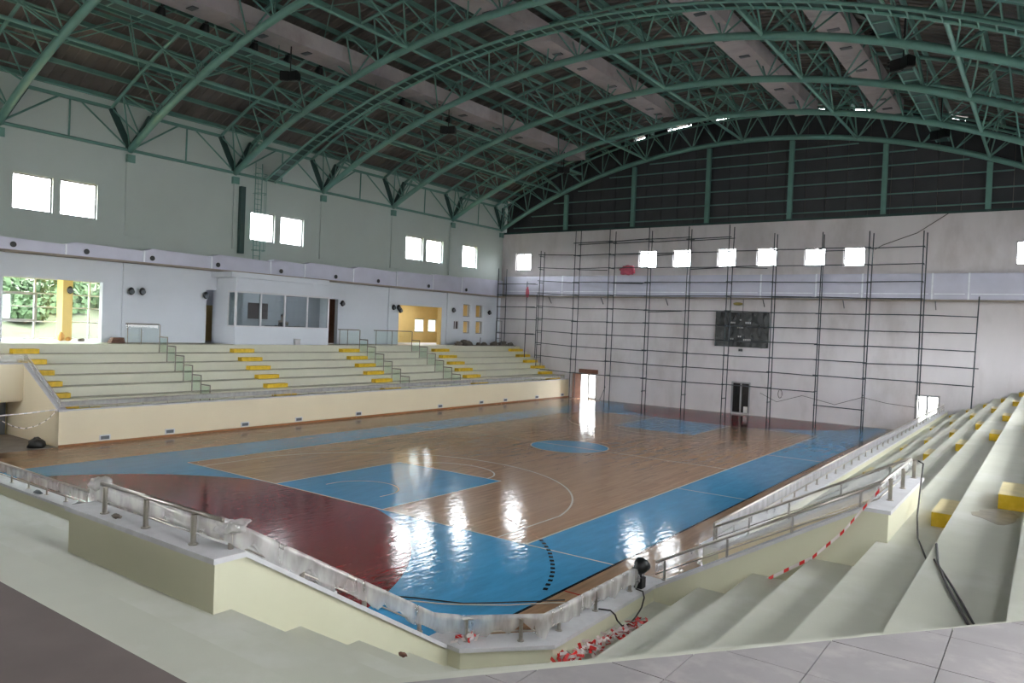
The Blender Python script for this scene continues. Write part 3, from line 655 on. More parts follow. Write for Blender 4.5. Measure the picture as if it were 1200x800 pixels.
# wall lamps
LT = ['left one of the pair right of the glazed opening', 'right one of the pair right of the glazed opening', 'beside the left doorway of the control room', 'beside the right doorway of the control room', 'left one of the pair before the yellow opening', 'right one of the pair before the yellow opening', 'at the left jamb of the yellow opening', 'between the yellow opening and the small windows', 'rightmost, beyond the small yellow windows', 'on the yellow column in the glazed opening']
for i, (y, z) in enumerate([(4.43, 6.48), (5.01, 6.5), (8.67, 6.5), (18.62, 6.55), (23.42, 6.5), (23.92, 6.52), (24.12, 6.32), (30.08, 6.58), (34.73, 6.57), (2.48, 6.4)]):
    x0 = XW + (0.09 if i < 2 else 0) if i < 9 else -22.75
    t = thing('wall_speaker', 'small round black wall speaker, ' + LT[i], 'speaker', (x0, y, z), 'small black wall speakers')
    pipe('bracket', (x0, y, z), (x0 + 0.22, y, z), 0.03, 'blackp', t, 6)
    o = blob('horn', (x0 + 0.24, y, z), (0.13, 0.15, 0.2), 'blackp', t); pipe('rim', (x0 + 0.3, y, z - 0.03), (x0 + 0.37, y, z - 0.03), 0.12, 'grey', t, 12)

# ------------------------------------------------------------------ left grandstand
ls = thing('grandstand', 'long cream concrete grandstand with yellow steps along the left wall', 'grandstand', (-16, 17, 0))
XL = -13.466
Ya = -1.85
NX = [-14.65 - 0.75 * j for j in range(6)]; NZ = [1.33 + 0.42 * (j + 1) for j in range(6)]
box('walkway', (NX[0], Ya + .2, 1.0), (XL - 0.25, YW, 1.33), 'cream', ls)
for j in range(6):
    xb = NX[j + 1] if j < 5 else XW
    y0 = -18 if j >= 3 else Ya + .2
    box('tier', (xb, y0, NZ[j] - 0.46), (NX[j], YW, NZ[j]), 'cream', ls)
    box('riser_joint', (NX[j] - .02, Ya + .2, NZ[j] - 0.425), (NX[j] + 0.03, YW, NZ[j] - 0.405), 'concrete', ls)
box('front_wall', (XL - 0.25, Ya, 0), (XL, YW, 1.42), 'peach', ls)
box('coping', (XL - 0.3, Ya - .03, 1.42), (XL + 0.04, YW, 1.47), 'coping', ls)
extrude('end_wall', [(XL - .01, 0), (XL - .01, 1.42), (-16.7, 3.06), (-18.4, 3.06), (-18.4, 0)], 'Y', Ya, Ya + .25, 'peach', ls)
extrude('coping', [(XL + .04, 1.4), (XL + .04, 1.47), (-16.7, 3.13), (-16.7, 3.06)], 'Y', Ya - .03, Ya + .28, 'coping', ls)
box('passage_parapet', (-16.95, -18, 1.58), (-16.7, Ya, 3.08), 'peach', ls); box('coping', (-17.0, -18, 3.08), (-16.66, Ya, 3.13), 'coping', ls)
box('passage_soffit', (-18.4, -18, 1.5), (-16.9, Ya, 1.6), 'peach', ls)
AIS = [(-1.75, -0.72), (8.95, 10.25), (16.68, 18.12), (25.38, 26.98), (34.9, 36.5)]
for a, b in AIS:
    for j in range(6):
        xr = NX[j]; zt = NZ[j] - 0.42; sh = 0
        box('step_block', (xr, a, zt), (xr + 0.36, b, zt + 0.21), 'yellow', ls)
box('front_aisle_step', (XL - .25, -1.2, 1.42), (XL - .1, -0.2, 1.48), 'yellow', ls)
for i, y in enumerate((-0.06, 2.75, 6.57, 9.77, 13.91, 20.87, 25.14, 27.92, 31.97, 35.6)):
    o = box('floor_vent', (XL, y - 0.22, 0.12 + .0), (XL + 0.02, y + 0.22, 0.34), 'white', ls)
    box('vent_grille', (XL + .018, y - 0.17, 0.16), (XL + 0.028, y + 0.17, 0.30), 'grey', o)
struct(box('baseboard_left', (XL, Ya, 0), (XL + 0.03, YW, 0.09), 'basewood'))
# passage at the near end of the stand
struct(box('floor_passage', (-18.4, -18, -0.12), (XL - 0.05, Ya + .1, -0.004), 'concrete'))
pw = sempty('wall_passage', (-18.3, -4, 0)); box('passage_back', (-18.4, -18, 0), (-18.25, Ya, 1.6), 'doorwood', pw); box('corner_post', (-18.25, -2.3, 0), (-18.1, -1.95, 1.6), 'grey', pw)
blob('cloth', (0, 0, 0), (.01, .01, .01), 'blackp', pw) if False else None
t = tag(blob('black_bag', (-14.0, -2.4, 0.12), (0.24, 0.3, 0.24), 'blackp', None, 18, 0.35, 3), 'black bag lying on the floor at the passage mouth', 'bag')
stairs = None

# glass balustrades stepping down the left stand
def balustrade(lab, yb, ytop, first):
    t = thing('stair_balustrade', lab, 'balustrade', (-16, yb, 1.33), 'stepped glass balustrades on the left stand')
    prevx = NX[5]; 
    # along the concourse edge
    pipe('handrail', (NX[5] - 0.35, ytop, 4.84), (NX[5] - .05, yb, 4.84), 0.03, 'railsteel', t) if ytop < yb else None
    for q in (0.05, 0.5): pipe('post', (NX[5] - 0.3, ytop + q * (yb - ytop), 3.85), (NX[5] - 0.3, ytop + q * (yb - ytop), 4.84), 0.02, 'railsteel', t)
    mesh('glass_panel', [(NX[5] - .31, ytop, 3.95), (NX[5] - .06, yb, 3.95), (NX[5] - .06, yb, 4.78), (NX[5] - .31, ytop, 4.78)], [(0, 1, 2, 3)], 'balglass', t)
    pipe('post', (NX[5] + .02, yb, 3.43), (NX[5] + .02, yb, 4.84), 0.026, 'railsteel', t)
    for j in range(5, -1, -1):
        xt = NX[j] + 0.03; zt = NZ[j] - .42; xn = xt + 0.72; zr = NZ[j] + 0.08 + 0.3
        pipe('handrail', (xt, yb, zr), (xn, yb, zr), 0.03, 'railsteel', t); pipe('post', (xn, yb, zt - (0.42 if j else 0)), (xn, yb, zr), 0.026, 'railsteel', t)
        box('glass_panel', (xt + .05, yb - .006, zt + 0.06), (xn - .04, yb + .006, zr - 0.06), 'balglass', t)
balustrade('stepped glass stair balustrade nearest on the left stand, below the glazed opening', 4.93, 3.4, 0)
balustrade('stepped glass stair balustrade in the middle, right of the control room', 18.4, 16.9, 0)
balustrade('stepped glass stair balustrade in front of the yellow opening', 23.3, 20.0, 0)

# ------------------------------------------------------------------ court
fl = struct(box('floor', (XL - .02, -8.3, -0.15), (12.95, YW, 0.0), 'wood'))
struct(box('floor_base', (XW, NEARY, -0.3), (RW, YW, -0.16), 'concrete'))
def flat(name, pts, z, m): return mesh(name, [(x, y, z) for x, y in pts], [tuple(range(len(pts)))], m, fl, recalc=False)
def strip(name, pts, wd, z, m):
    V = []; Fc = []; n = len(pts)
    for i, p in enumerate(pts):
        a = Vector(pts[max(i - 1, 0)]); b = Vector(pts[min(i + 1, n - 1)]); t = (b - a).normalized(); nn = Vector((-t.y, t.x)) * wd / 2
        V += [(p[0] + nn.x, p[1] + nn.y, z), (p[0] - nn.x, p[1] - nn.y, z)]
        if i: Fc.append((2 * i - 2, 2 * i - 1, 2 * i + 1, 2 * i))
    return mesh(name, V, Fc, m, fl, recalc=False)
BX, EY = 9.96, 29.0
Z1, Z2, Z3 = 0.002, 0.004, 0.006
for n, pts in (('blue_border', [(7.5, -8.2), (BX, -8.2), (BX, 36.1), (7.5, 36.1)]), ('blue_border', [(-BX, -8.2), (-7.5, -8.2), (-7.5, 36.1), (-BX, 36.1)]), ('blue_border', [(-7.5, -8.2), (7.5, -8.2), (7.5, 0), (-7.5, 0)]), ('blue_border', [(-7.5, EY), (7.5, EY), (7.5, 36.1), (-7.5, 36.1)])): flat(n, pts, Z1, 'blue')
ac = lambda cx, cy, rx, ry, a0, a1, n=40: [(cx + rx * cos(rad(a0 + (a1 - a0) * i / n)), cy + ry * sin(rad(a0 + (a1 - a0) * i / n))) for i in range(n + 1)]
redn = [(x, y) for x, y in ac(-0.5, -8.2, 8.6, 8.6, 0, 180, 60) if y <= 0]; flat('red_zone', redn, Z2, 'red')
redf = [(x, y) for x, y in ac(0.6, 37.2, 8.4, 8.4, 180, 360, 60) if EY <= y <= 36.1]; flat('red_zone', redf, Z2, 'red')
flat('key_area', [(-2.45, 0), (2.45, 0), (2.45, 5.8), (-2.45, 5.8)], Z2, 'blue'); flat('key_area', [(-2.45, EY), (-2.45, EY - 5.8), (2.45, EY - 5.8), (2.45, EY)], Z2, 'blue')
flat('centre_circle', ac(0, 14.5, 1.8, 1.8, 0, 355, 50), Z2, 'blue')
LW = 0.06
strip('court_line', [(-7.5, 0), (7.5, 0)], LW, Z3, 'line'); strip('court_line', [(-7.5, EY), (7.5, EY)], LW, Z3, 'line')
strip('court_line', [(-7.5, 0), (-7.5, EY)], LW, Z3, 'line'); strip('court_line', [(7.5, 0), (7.5, EY)], LW, Z3, 'line'); strip('court_line', [(-7.5, 14.5), (7.5, 14.5)], LW, Z3, 'line')
strip('court_line', ac(0, 14.5, 1.8, 1.8, 0, 360, 60), LW, Z3, 'line')
for s, o in ((1, 0), (-1, EY)):
    f = lambda pts: [(x, o + s * y) for x, y in pts]
    strip('three_point_line', f([(6.6, 0), (6.6, 3.0)] + ac(0, 1.6, 6.75, 6.85, 12, 168, 60) + [(-6.6, 3.0), (-6.6, 0)]), LW, Z3, 'line')
    for a, b in (((-2.45, 0), (-2.45, 5.8)), ((2.45, 0), (2.45, 5.8)), ((-2.45, 5.8), (2.45, 5.8))): strip('key_line', f([a, b]), LW, Z3, 'line')
    strip('free_throw_arc', f(ac(0, 5.8, 1.85, 1.5, 0, 180, 30)), LW, Z3, 'line'); strip('no_charge_arc', f([(1.25, 1.1)] + ac(0, 1.45, 1.25, 1.2, 0, 180, 30) + [(-1.25, 1.1)]), LW * .8, Z3, 'line')
strip('baseline_extension', [(7.5, 0), (BX, 0.05)], LW, Z3, 'line')
for yy in (9.38, 19.65): strip('bench_line', [(7.5, yy), (BX + .1, yy)], LW * .8, Z3, 'line')
strip('edge_line', [(BX, -8.2), (BX, 36.1)], 0.07, Z3, 'black')
strip('red_mark', [(10.0, -2.22), (10.5, -2.22)], 0.05, Z3, 'redline')
D = [(4.64, 2.32), (6.01, 1.55), (6.98, 0.99), (7.68, 0.5), (8.26, -0.09), (8.82, -0.83), (9.16, -1.35), (9.43, -1.87), (9.68, -2.49)]
def resample(P, st):
    out = []; acc = 0.0
    for a, b in zip(P, P[1:]):
        a, b = Vector(a), Vector(b); L = (b - a).length; s = acc
        while s < L: out.append(a + (b - a) * s / L); s += st
        acc = s - L
    return out
rs = resample(D, 0.14)
for i in range(6, len(rs) - 1, 2): strip('black_dash' if rs[i].x > 7.5 else 'faint_dash', [rs[i], rs[i + 1]], 0.1 if rs[i].x > 7.5 else 0.05, Z3, 'black' if rs[i].x > 7.5 else 'basewood')
t = tag(tube('rope', [(7.4, -5.3, .02), (8.11, -4.74, .02), (8.6, -4.5, .02), (9.0, -4.2, .02), (9.6, -3.7, .02), (10.2, -3.0, .02), (10.9, -2.4, .02), (11.6, -2.1, .02)], 0.013, 'rope'), 'white rope lying across the blue court corner', 'rope')
t = tag(tube('cable', [(7.0, -5.2, .02), (8.0, -4.6, .02), (8.9, -4.2, .02), (9.4, -3.7, .02), (9.95, -3.1, .02), (10.3, -2.7, .02)], 0.012, 'cable'), 'thin dark cable beside the white rope on the blue court', 'cable')

# ------------------------------------------------------------------ near and right grandstand wrapping the corner
ns = thing('grandstand', 'cream concrete grandstand wrapping the near corner and the right side', 'grandstand', (12, -9, 0))
H, Z0 = 0.39, 1.23
NYk = lambda k: -8.42 - 0.788 * k
NXk = lambda k: 13.02 + 0.8 * k
def C1(k): q = (k - 0.0) / 7; return (12.35 + (15.5 - 12.35) * q, NYk(k))
def C2(k): q = k / 7; return (NXk(k), -7.65 + (-9.86 + 7.65) * q)
XA, YB = -13.3, YW - 0.02
UX0, UX1, UY = 9.7, 12.1, -11.75       # near passage
VY0, VY1, VX = -4.72, -1.9, 16.35      # right passage
for k in range(7):
    z1 = Z0 + H * k; z0 = z1 - 0.46
    a1, a2, b1, b2 = C1(k), C2(k), C1(k + 1), C2(k + 1)
    if k < 4:
        prism('tier', [(XA, NYk(k)), (UX0 - .3, NYk(k)), (UX0 - .3, NYk(k + 1)), (XA, NYk(k + 1))], z0, z1, 'tread', ns)
        prism('tier', [(UX1, NYk(k)), a1, a2, (NXk(k), VY0), (NXk(k + 1), VY0), b2, b1, (UX1, NYk(k + 1))], z0, z1, 'tread', ns)
        prism('tier', [(NXk(k), VY1 + .3), (NXk(k), YB), (NXk(k + 1), YB), (NXk(k + 1), VY1 + .3)], z0, z1, 'tread', ns)
    else:
        prism('tier', [(XA, NYk(k)), a1, a2, (NXk(k), YB), (NXk(k + 1), YB), b2, b1, (XA, NYk(k + 1))], z0, z1, 'tread', ns)
RAIS = [(-3.2, -2.0), (9.3, 10.6), (16.3, 17.6), (25.0, 26.4), (33.2, 34.6)]
for ai, (a, b) in enumerate(RAIS):
    for k in range(6):
        if ai == 0 and k < 4: continue
        xr = NXk(k + 1); zt = Z0 + H * k
        xr = xr if k > 0 else xr
        box('step_block', (xr - 0.34, a, zt), (xr, b, zt + 0.2), 'yellow', ns)
        box('step_top', (xr - 0.34, a + .01, zt + 0.2), (xr, b - .01, zt + 0.206), 'yellowtop', ns)
    # low front parapets
fp = 1.45
prism('front_wall', [(XA, -8.5), (UX0, -8.5), (UX0, -8.22), (XA, -8.22)], 0, fp, 'creamwall', ns)
prism('coping', [(XA, -8.54), (UX0 + .03, -8.54), (UX0 + .03, -8.18), (XA, -8.18)], fp, fp + .05, 'coping', ns)
outl = [(UX1 - .28, -8.5), (12.3, -8.5), (13.1, -7.66), (13.1, VY0 + .3), (12.8, VY0 + .3), (12.8, -7.5), (12.15, -8.22), (UX1 - .28, -8.22)]
prism('front_wall', outl, 0, fp, 'creamwall', ns)
o2 = [(UX1 - .32, -8.53), (12.32, -8.54), (13.14, -7.68), (13.14, VY0 + .3), (12.74, VY0 + .3), (12.74, -7.46), (12.12, -8.18), (UX1 - .32, -8.18)]
prism('coping', o2, fp, fp + .05, 'coping', ns)
prism('front_wall', [(12.8, VY1), (13.1, VY1), (13.1, YB), (12.8, YB)], 0, 1.42, 'creamwall', ns)
prism('coping', [(12.74, VY1 - .03), (13.14, VY1 - .03), (13.14, YB), (12.74, YB)], 1.42, 1.47, 'coping', ns)
ZT = 3.24
slope = lambda d: 1.45 + 0.556 * d
# near passage walls: two raking walls and the wall at its head
for x0, x1, m in ((UX1 - .28, UX1, 'creamwall'), (UX0 - .3, UX0, 'creamwall')):
    V = [(-8.5, 0), (-8.5, fp), (UY + .3, ZT), (UY + .3, 0)]
    extrude('passage_wall', V, 'X', x0, x1, m, ns)
    extrude('coping', [(-8.545, fp), (-8.545, fp + .055), (UY + .3, ZT + .049), (UY + .3, ZT)], 'X', x0 - .03, x1 + .03, 'coping', ns)
box('passage_wall', (UX0 - .3, UY, 0), (UX1, UY + .3, ZT), 'creamwall', ns)
box('coping', (UX0 - .34, UY - .03, ZT), (UX1 + .03, UY + .3, ZT + .05), 'coping', ns)
for y0, y1 in ((VY0, VY0 + .3), (VY1, VY1 + .3)):
    V = [(13.1, 0), (13.1, fp), (VX - .3, 3.17), (VX - .3, 0)]
    extrude('passage_wall', V, 'Y', y0, y1, 'creamwall' if y0 == VY0 else 'peach', ns)
    extrude('coping', [(13.145, fp), (13.145, fp + .055), (VX - .3, 3.219), (VX - .3, 3.17)], 'Y', y0 - .03, y1 + .03, 'coping', ns)
box('passage_wall', (VX - .3, VY0, 0), (VX, VY1 + .3, 3.17), 'creamwall', ns)
box('coping', (VX - .3, VY0 - .03, 3.17), (VX + .03, VY1 + .33, 3.22), 'coping', ns)
random.seed(21); prism('water_stain', [(17.5 + (.2 + .1 * random.random()) * cos(q * pi / 9), -3.75 + (.35 + .3 * random.random()) * sin(q * pi / 9)) for q in range(18)], Z0 + H * 5 - .01, Z0 + H * 5 + .002, 'creamstain', ns)
struct(box('floor_passage_near', (UX0, UY + .3, -.1), (UX1 - .28, -8.25, 0), 'wood')); struct(box('floor_passage_right', (12.95, VY0 + .3, -.1), (VX - .3, VY1, 0), 'wood'))

# ------------------------------------------------------------------ concourse with stone tiles
ZC = Z0 + H * 7
P1, P2 = C1(7), C2(7)
cc = sempty('floor_concourse', (17, -14, ZC))
prism('slab', [(XA, NYk(7)), P1, P2, (NXk(7), YB), (RW, YB), (RW, NEARY), (XA, NEARY)], ZC - .3, ZC - .012, 'grout', cc)
def clip(poly):
    d = Vector((P2[0] - P1[0], P2[1] - P1[1])); n = Vector((d.y, -d.x))
    fs = [lambda p: (p[0] - P1[0]) * n.x + (p[1] - P1[1]) * n.y, lambda p: NYk(7) - p[1]]
    for f in (fs[0], (lambda p: max(NYk(7) - p[1], p[0] - P1[0]))):
        out = []
        for a, b in zip(poly, poly[1:] + poly[:1]):
            fa, fb = f(a), f(b)
            if fa >= 0: out.append(a)
            if (fa >= 0) != (fb >= 0): q = fa / (fa - fb); out.append((a[0] + (b[0] - a[0]) * q, a[1] + (b[1] - a[1]) * q))
        poly = out
        if len(poly) < 3: return None
    return poly
S = 0.46; gp = 0.0025
random.seed(3)
for i in range(-14, 3):
    for j in range(-8, 4):
        x0, y0 = 17.64 + i * S, -11.75 + j * S
        if y0 < -15.2: continue
        pl = clip([(x0 + gp, y0 + gp), (x0 + S - gp, y0 + gp), (x0 + S - gp, y0 + S - gp), (x0 + gp, y0 + S - gp)])
        if pl and len(pl) >= 3: prism('floor_tile', pl, ZC - .011, ZC + random.uniform(-.001, .001), 'tile', cc)

# ------------------------------------------------------------------ railings
def film_sheet(name, pts, h0, h1, parent, m='film', amp=0.02, ragged=0.03, seed=0, st=0.09):
    """sheet hanging along pts (tops of the rail): from h0 below down to h1 below, crumpled"""
    P = []; 
    for a, b in zip(pts, pts[1:]):
        a, b = Vector(a), Vector(b); n = max(1, int((b - a).length / st))
        P += [a + (b - a) * i / n for i in range(n)]
    P.append(Vector(pts[-1])); V = []; Fc = []; R = 5
    for i, p in enumerate(P):
        t = (P[min(i + 1, len(P) - 1)] - P[max(i - 1, 0)]); nn = Vector((-t.y, t.x, 0)).normalized()
        low = h1 + ragged * noise.noise(Vector((i * 0.35, seed, 0))) * 2
        for s, side in ((-1, 1), (1, 1)):
            for k in range(R):
                q = k / (R - 1); dn = h0 + (low - h0) * q
                off = s * (0.027 + amp * 0.7 * noise.noise(Vector((i * 0.45 + s * 7, q * 0.9, seed))) * (0.3 + q))
                V.append(p + nn * off - Vector((0, 0, dn - (0.012 if k == 0 else 0))))
        if i:
            a, b = (i - 1) * 2 * R, i * 2 * R
            for s in (0, R):
                for k in range(R - 1): Fc.append((a + s + k, a + s + k + 1, b + s + k + 1, b + s + k))
            Fc.append((a, b, b + R, a + R))
    return mesh(name, V, Fc, m, parent, smooth=True, recalc=False)
def at(pts, s):
    for a, b in zip(pts, pts[1:]):
        a, b = Vector(a), Vector(b); L = (b - a).length
        if s <= L + 1e-6: return a + (b - a) * s / L
        s -= L
    return Vector(pts[-1])
def length(pts): return sum((Vector(b) - Vector(a)).length for a, b in zip(pts, pts[1:]))
def railing(t, base, h, spacing=None, posts=None, film=None, r=0.022, mid=0.11, pr=0.02):
    base = [Vector(p) for p in base]
    top = [p + Vector((0, 0, h)) for p in base]
    tube('top_rail', top, r, 'steel', t, 8)
    if mid: tube('lower_rail', [p + Vector((0, 0, mid)) for p in base], 0.011, 'steel', t, 6)
    L = length(base)
    if posts is None: n = max(1, round(L / spacing)); posts = [at(base, L * i / n) for i in range(n + 1)]
    for p in posts:
        p = Vector(p); pipe('post', p, p + Vector((0, 0, h)), pr, 'steel', t, 8)
        pipe('post_base', p, p + Vector((0, 0, 0.012)), 0.045, 'steel', t, 10)
    if film: film_sheet('plastic_wrap', top, (0.025 if film[1] == 'thinfilm' or film[2] < .02 else -0.02), film[0], t, film[1], *film[2:])
cz = fp + .05
zs = lambda y: fp + .05 + (ZT - fp) * (-8.5 - y) / (-8.5 - (UY + .12)) if y < -8.5 else fp + .05
t = thing('parapet_railing', 'film-wrapped steel railing along the near stand front, left of the near passage', 'railing', (0, -8.35, cz))
railing(t, [(-13, -8.35, cz), (9.55, -8.35, cz)], 0.36, posts=[(x, -8.35, cz) for x in [-12 + 0.86 * i for i in range(26)]], film=(0.2, 'film', 0.006, 0.0, 1))
xr = UX0 - .15
railing(t, [(xr, -8.4, cz), (xr, UY + .2, ZT + .05)], 0.29, posts=[(xr, y, zs(y)) for y in (-8.45, -9.1, -9.75, -10.4, -11.1)], film=(0.16, 'film', 0.015, 0.02, 2))
t = thing('parapet_railing', 'film-wrapped steel railing round the near passage head and the court corner', 'railing', (12, -9, cz))
railing(t, [(xr, UY + .16, ZT + .05), (UX1 - .14, UY + .16, ZT + .05)], 0.28, posts=[(9.96, UY + .1, ZT + .05), (10.77, UY + .1, ZT + .05), (11.6, UY + .1, ZT + .05)], film=(0.17, 'film', 0.012, 0.02, 3), pr=0.026)
xs = UX1 - .14
railing(t, [(xs, UY + .16, ZT + .05), (xs, -8.6, zs(-8.6)), (12.2, -8.32, cz), (12.93, -7.6, cz), (12.95, -4.75, cz)], 0.28,
        posts=[(xs, -11.5, zs(-11.5)), (xs, -10.67, zs(-10.67)), (xs, -9.8, zs(-9.8)), (xs, -8.88, zs(-8.88)), (12.22, -8.3, cz), (12.74, -7.85, cz), (12.93, -7.25, cz), (12.95, -6.32, cz), (12.95, -5.26, cz)],
        film=(0.18, 'film', 0.035, 0.11, 4), pr=0.026)
blob('wrap_bundle', (xr + .1, UY + .2, ZT + .3), (.17, .1, .07), 'film', t, 16, 0.5, 5)
blob('wrap_bundle', (xs, UY + .25, ZT + .26), (.12, .16, .06), 'film', t, 16, 0.5, 9)
t = thing('parapet_railing', 'bare steel railing rising along the near side of the right passage', 'railing', (14.5, VY0 + .15, 2))
zr_ = lambda x: fp + .05 + (3.17 - fp) * max(0, x - 13.1) / (VX - .12 - 13.1)
yr = VY0 + .15
railing(t, [(13.05, yr, cz), (VX - .15, yr, 3.22)], 0.3, posts=[(x, yr, zr_(x)) for x in (13.2, 14.18, 15.1, 15.98)], film=(0.16, 'thinfilm', 0.006, 0.0, 6))
railing(t, [(VX - .15, yr, 3.22), (VX - .15, VY1 + .12, 3.22)], 0.3, posts=[(VX - .1, -4.0, 3.22), (VX - .1, -2.9, 3.22), (VX - .1, -1.75, 3.22)], film=(0.09, 'film', 0.012, 0.01, 7), pr=0.028)
t = thing('parapet_railing', 'bare steel railing along the far side of the right passage and right stand front', 'railing', (12.95, 10, cz))
yf = VY1 + .15
railing(t, [(12.95, yf, 1.47), (VX - .15, yf, 3.22)], 0.32, posts=[(x, yf, zr_(x)) for x in (13.0, 13.6, 14.3, 15.15, 15.9)], film=(0.2, 'thinfilm', 0.006, 0.0, 8))
railing(t, [(12.95, yf, 1.47), (12.95, 35.8, 1.47)], 0.4, spacing=1.1, film=(0.22, 'panelfilm', 0.003, 0.0, 9), mid=0.14)
t = thing('parapet_railing', 'film-wrapped steel railing along the left stand front wall', 'railing', (-13.6, 17, 1.47))
railing(t, [(-13.6, Ya + .1, 1.47), (-13.6, 36, 1.47)], 0.32, spacing=1.12, film=(0.2, 'panelfilm', 0.003, 0.0, 10), mid=0.1)
railing(t, [(-13.6, Ya + .12, 1.47), (-16.75, Ya + .12, 3.13), (-16.83, -8, 3.13)], 0.32, spacing=1.3, film=(0.3, 'thinfilm', 0.006, 0.0, 11))

# ------------------------------------------------------------------ far wall: doors, scoreboard, small things
def door(n, r, leaves, frame):
    o = sempty('door_%d' % n, ((r[0] + r[1]) / 2, YW, 0)); x0, x1, z0, z1 = r; z0 = 0.0
    for a, b in ((x0, x0 + .1), (x1 - .1, x1)): box('door_frame', (a, YW - .03, z0), (b, YW + .15, z1), frame, o)
    box('door_frame', (x0, YW - .03, z1 - .1), (x1, YW + .15, z1), frame, o)
    xm = (x0 + x1) / 2; box('door_frame', (xm - .05, YW + .0, z0), (xm + .05, YW + .13, z1 - .1), frame, o)
    for a, b, m in leaves:
        box('door_pane', (a, YW + .06, 0.1), (b, YW + .08, z1 - .08), m, o); box('door_rail', (a, YW + .02, 0), (b, YW + .12, .12), frame, o)
    return o
r = DOORS[0]; d1 = door(1, r, [((r[0] + r[1]) / 2, r[1] - .1, 'glass')], 'alu'); box('door_header', (r[0] - .1, YW - .1, 2.02), (r[1] + .1, YW + .1, 2.34), 'brown', d1)
bar('open_leaf', (r[0] + .05, YW - .02, 1.0), (r[0] - .32, YW - .62, 1.0), 0.05, 1.95, 'brown', d1)
r = DOORS[1]; d2 = door(2, r, [(r[0] + .1, (r[0] + r[1]) / 2, 'darkglass'), ((r[0] + r[1]) / 2, r[1] - .1, 'darkglass')], 'alu'); box('paper_notice', (.72, YW + .05, .12), (1.0, YW + .058, .55), 'paper', d2)
r = DOORS[2]; door(3, r, [(r[0] + .1, (r[0] + r[1]) / 2, 'glass'), ((r[0] + r[1]) / 2, r[1] - .1, 'glass')], 'alu')
for xx in (12.4,): tag(pipe('stick', (-10.35, YW - .5, 0), (-10.1, YW - .08, 1.1), 0.025, 'grey'), 'grey stick leaning on the far wall beside the bright door', 'stick')
t = thing('scoreboard', 'dark scoreboard wrapped in black plastic on the far wall', 'scoreboard', (0.4, YW, 4.7))
box('cabinet', (-1.36, YW - .22, 4.72), (2.26, YW - .01, 7.05), 'blackp', t)
V = []; Fc = []; nx, nz = 36, 24
for i in range(nx + 1):
    for j in range(nz + 1):
        x = -1.42 + 3.74 * i / nx; z = 4.68 + 2.42 * j / nz
        d = 0.05 * noise.noise(Vector((x * 1.4 + z * 0.9, z * 0.35, 0))) + 0.03 * noise.noise(Vector((x * 5 - z * 2, z, 3)))
        e = -0.02 * abs(noise.noise(Vector((x * 2, z * 2, 9))))
        V.append((x, YW - .27 - abs(d), z + (e if j in (0, nz) else 0)))
        if i and j: a = i * (nz + 1) + j; Fc.append((a, a - 1, a - nz - 2, a - nz - 1))
mesh('plastic_film', V, Fc, 'blackfilm', t, smooth=True)
for x0, x1, z0, z1 in ((-.3, .05, 6.3, 6.42), (.72, 1.14, 6.3, 6.44), (.32, .5, 6.52, 6.6), (.16, .62, 5.99, 6.05), (-.3, -.02, 5.18, 5.28), (.62, 1.18, 5.12, 5.26), (.24, .5, 5.36, 5.46)):
    n = max(1, int((x1 - x0) / .1)); ww = (x1 - x0) / n
    for i in range(n): box('printed_mark', (x0 + i * ww, YW - .345, z0), (x0 + (i + .7) * ww, YW - .335, z1), 'print', t)
t = thing('wall_fixture', 'small yellow fixture on the far wall above the scoreboard', 'fixture', (.1, YW, 7.6))
blob('body', (.1, YW - .2, 7.68), (.34, .2, .11), 'lampyellow', t); box('bracket', (.0, YW - .2, 7.7), (.2, YW, 7.78), 'grey', t); pipe('conduit', (.42, YW - .05, 7.1), (.42, YW - .05, 8.05), .02, 'grey', t, 6)
t = thing('camera_box', 'small grey box on the far wall below the scoreboard', 'box', (.37, YW, 4.45)); box('body', (.27, YW - .2, 4.38), (.5, YW, 4.56), 'grey', t); pipe('lens', (.38, YW - .2, 4.46), (.38, YW - .27, 4.46), .06, 'blackp', t, 10)
t = tag(blob('red_bundle', (-8.55, YW - .27, 10.1), (.62, .22, .36), 'redcloth', None, 20, .45, 4), 'red plastic bundle lying on top of the far wall duct', 'bundle')
t = tag(blob('red_rag', (-17.0, 35.3, 8.3), (.16, .06, .42), 'redcloth', None, 14, .5, 6), 'small red rag tied to the corner scaffold', 'rag')

# ------------------------------------------------------------------ scaffolds
random.seed(11)
sf = thing('scaffold', 'tall tube scaffold standing in front of the far wall', 'scaffold', (0, 35.6, 0))
PX = [-15.85, -12.55, -9.46, -6.42, -3.25, -0.3, 2.75, 5.68, 8.6, 11.55, 14.4]
TOP = [11.7, 13.25, 13.2, 13.15, 13.1, 13.1, 12.4, 12.35, 12.3, 12.2, 8.3]
YO, YI = 35.2, 35.88
jit = lambda a: random.uniform(-a, a)
for i, (x, z) in enumerate(zip(PX, TOP)):
    zb = 1.4 if i == 0 else (0 if x < 12 else Z0)
    for yy, dz in ((YO, 0), (YI, jit(.15))):
        if i == 10 and yy == YI: continue
        pipe('upright', (x + jit(.06), yy, zb), (x + jit(.12), yy, z + dz - .05), 0.035, 'scaf', sf, 6)
LZ = [2.06, 3.1, 4.1, 5.1, 6.1, 7.1, 8.12, 9.1, 10.18, 11.22]
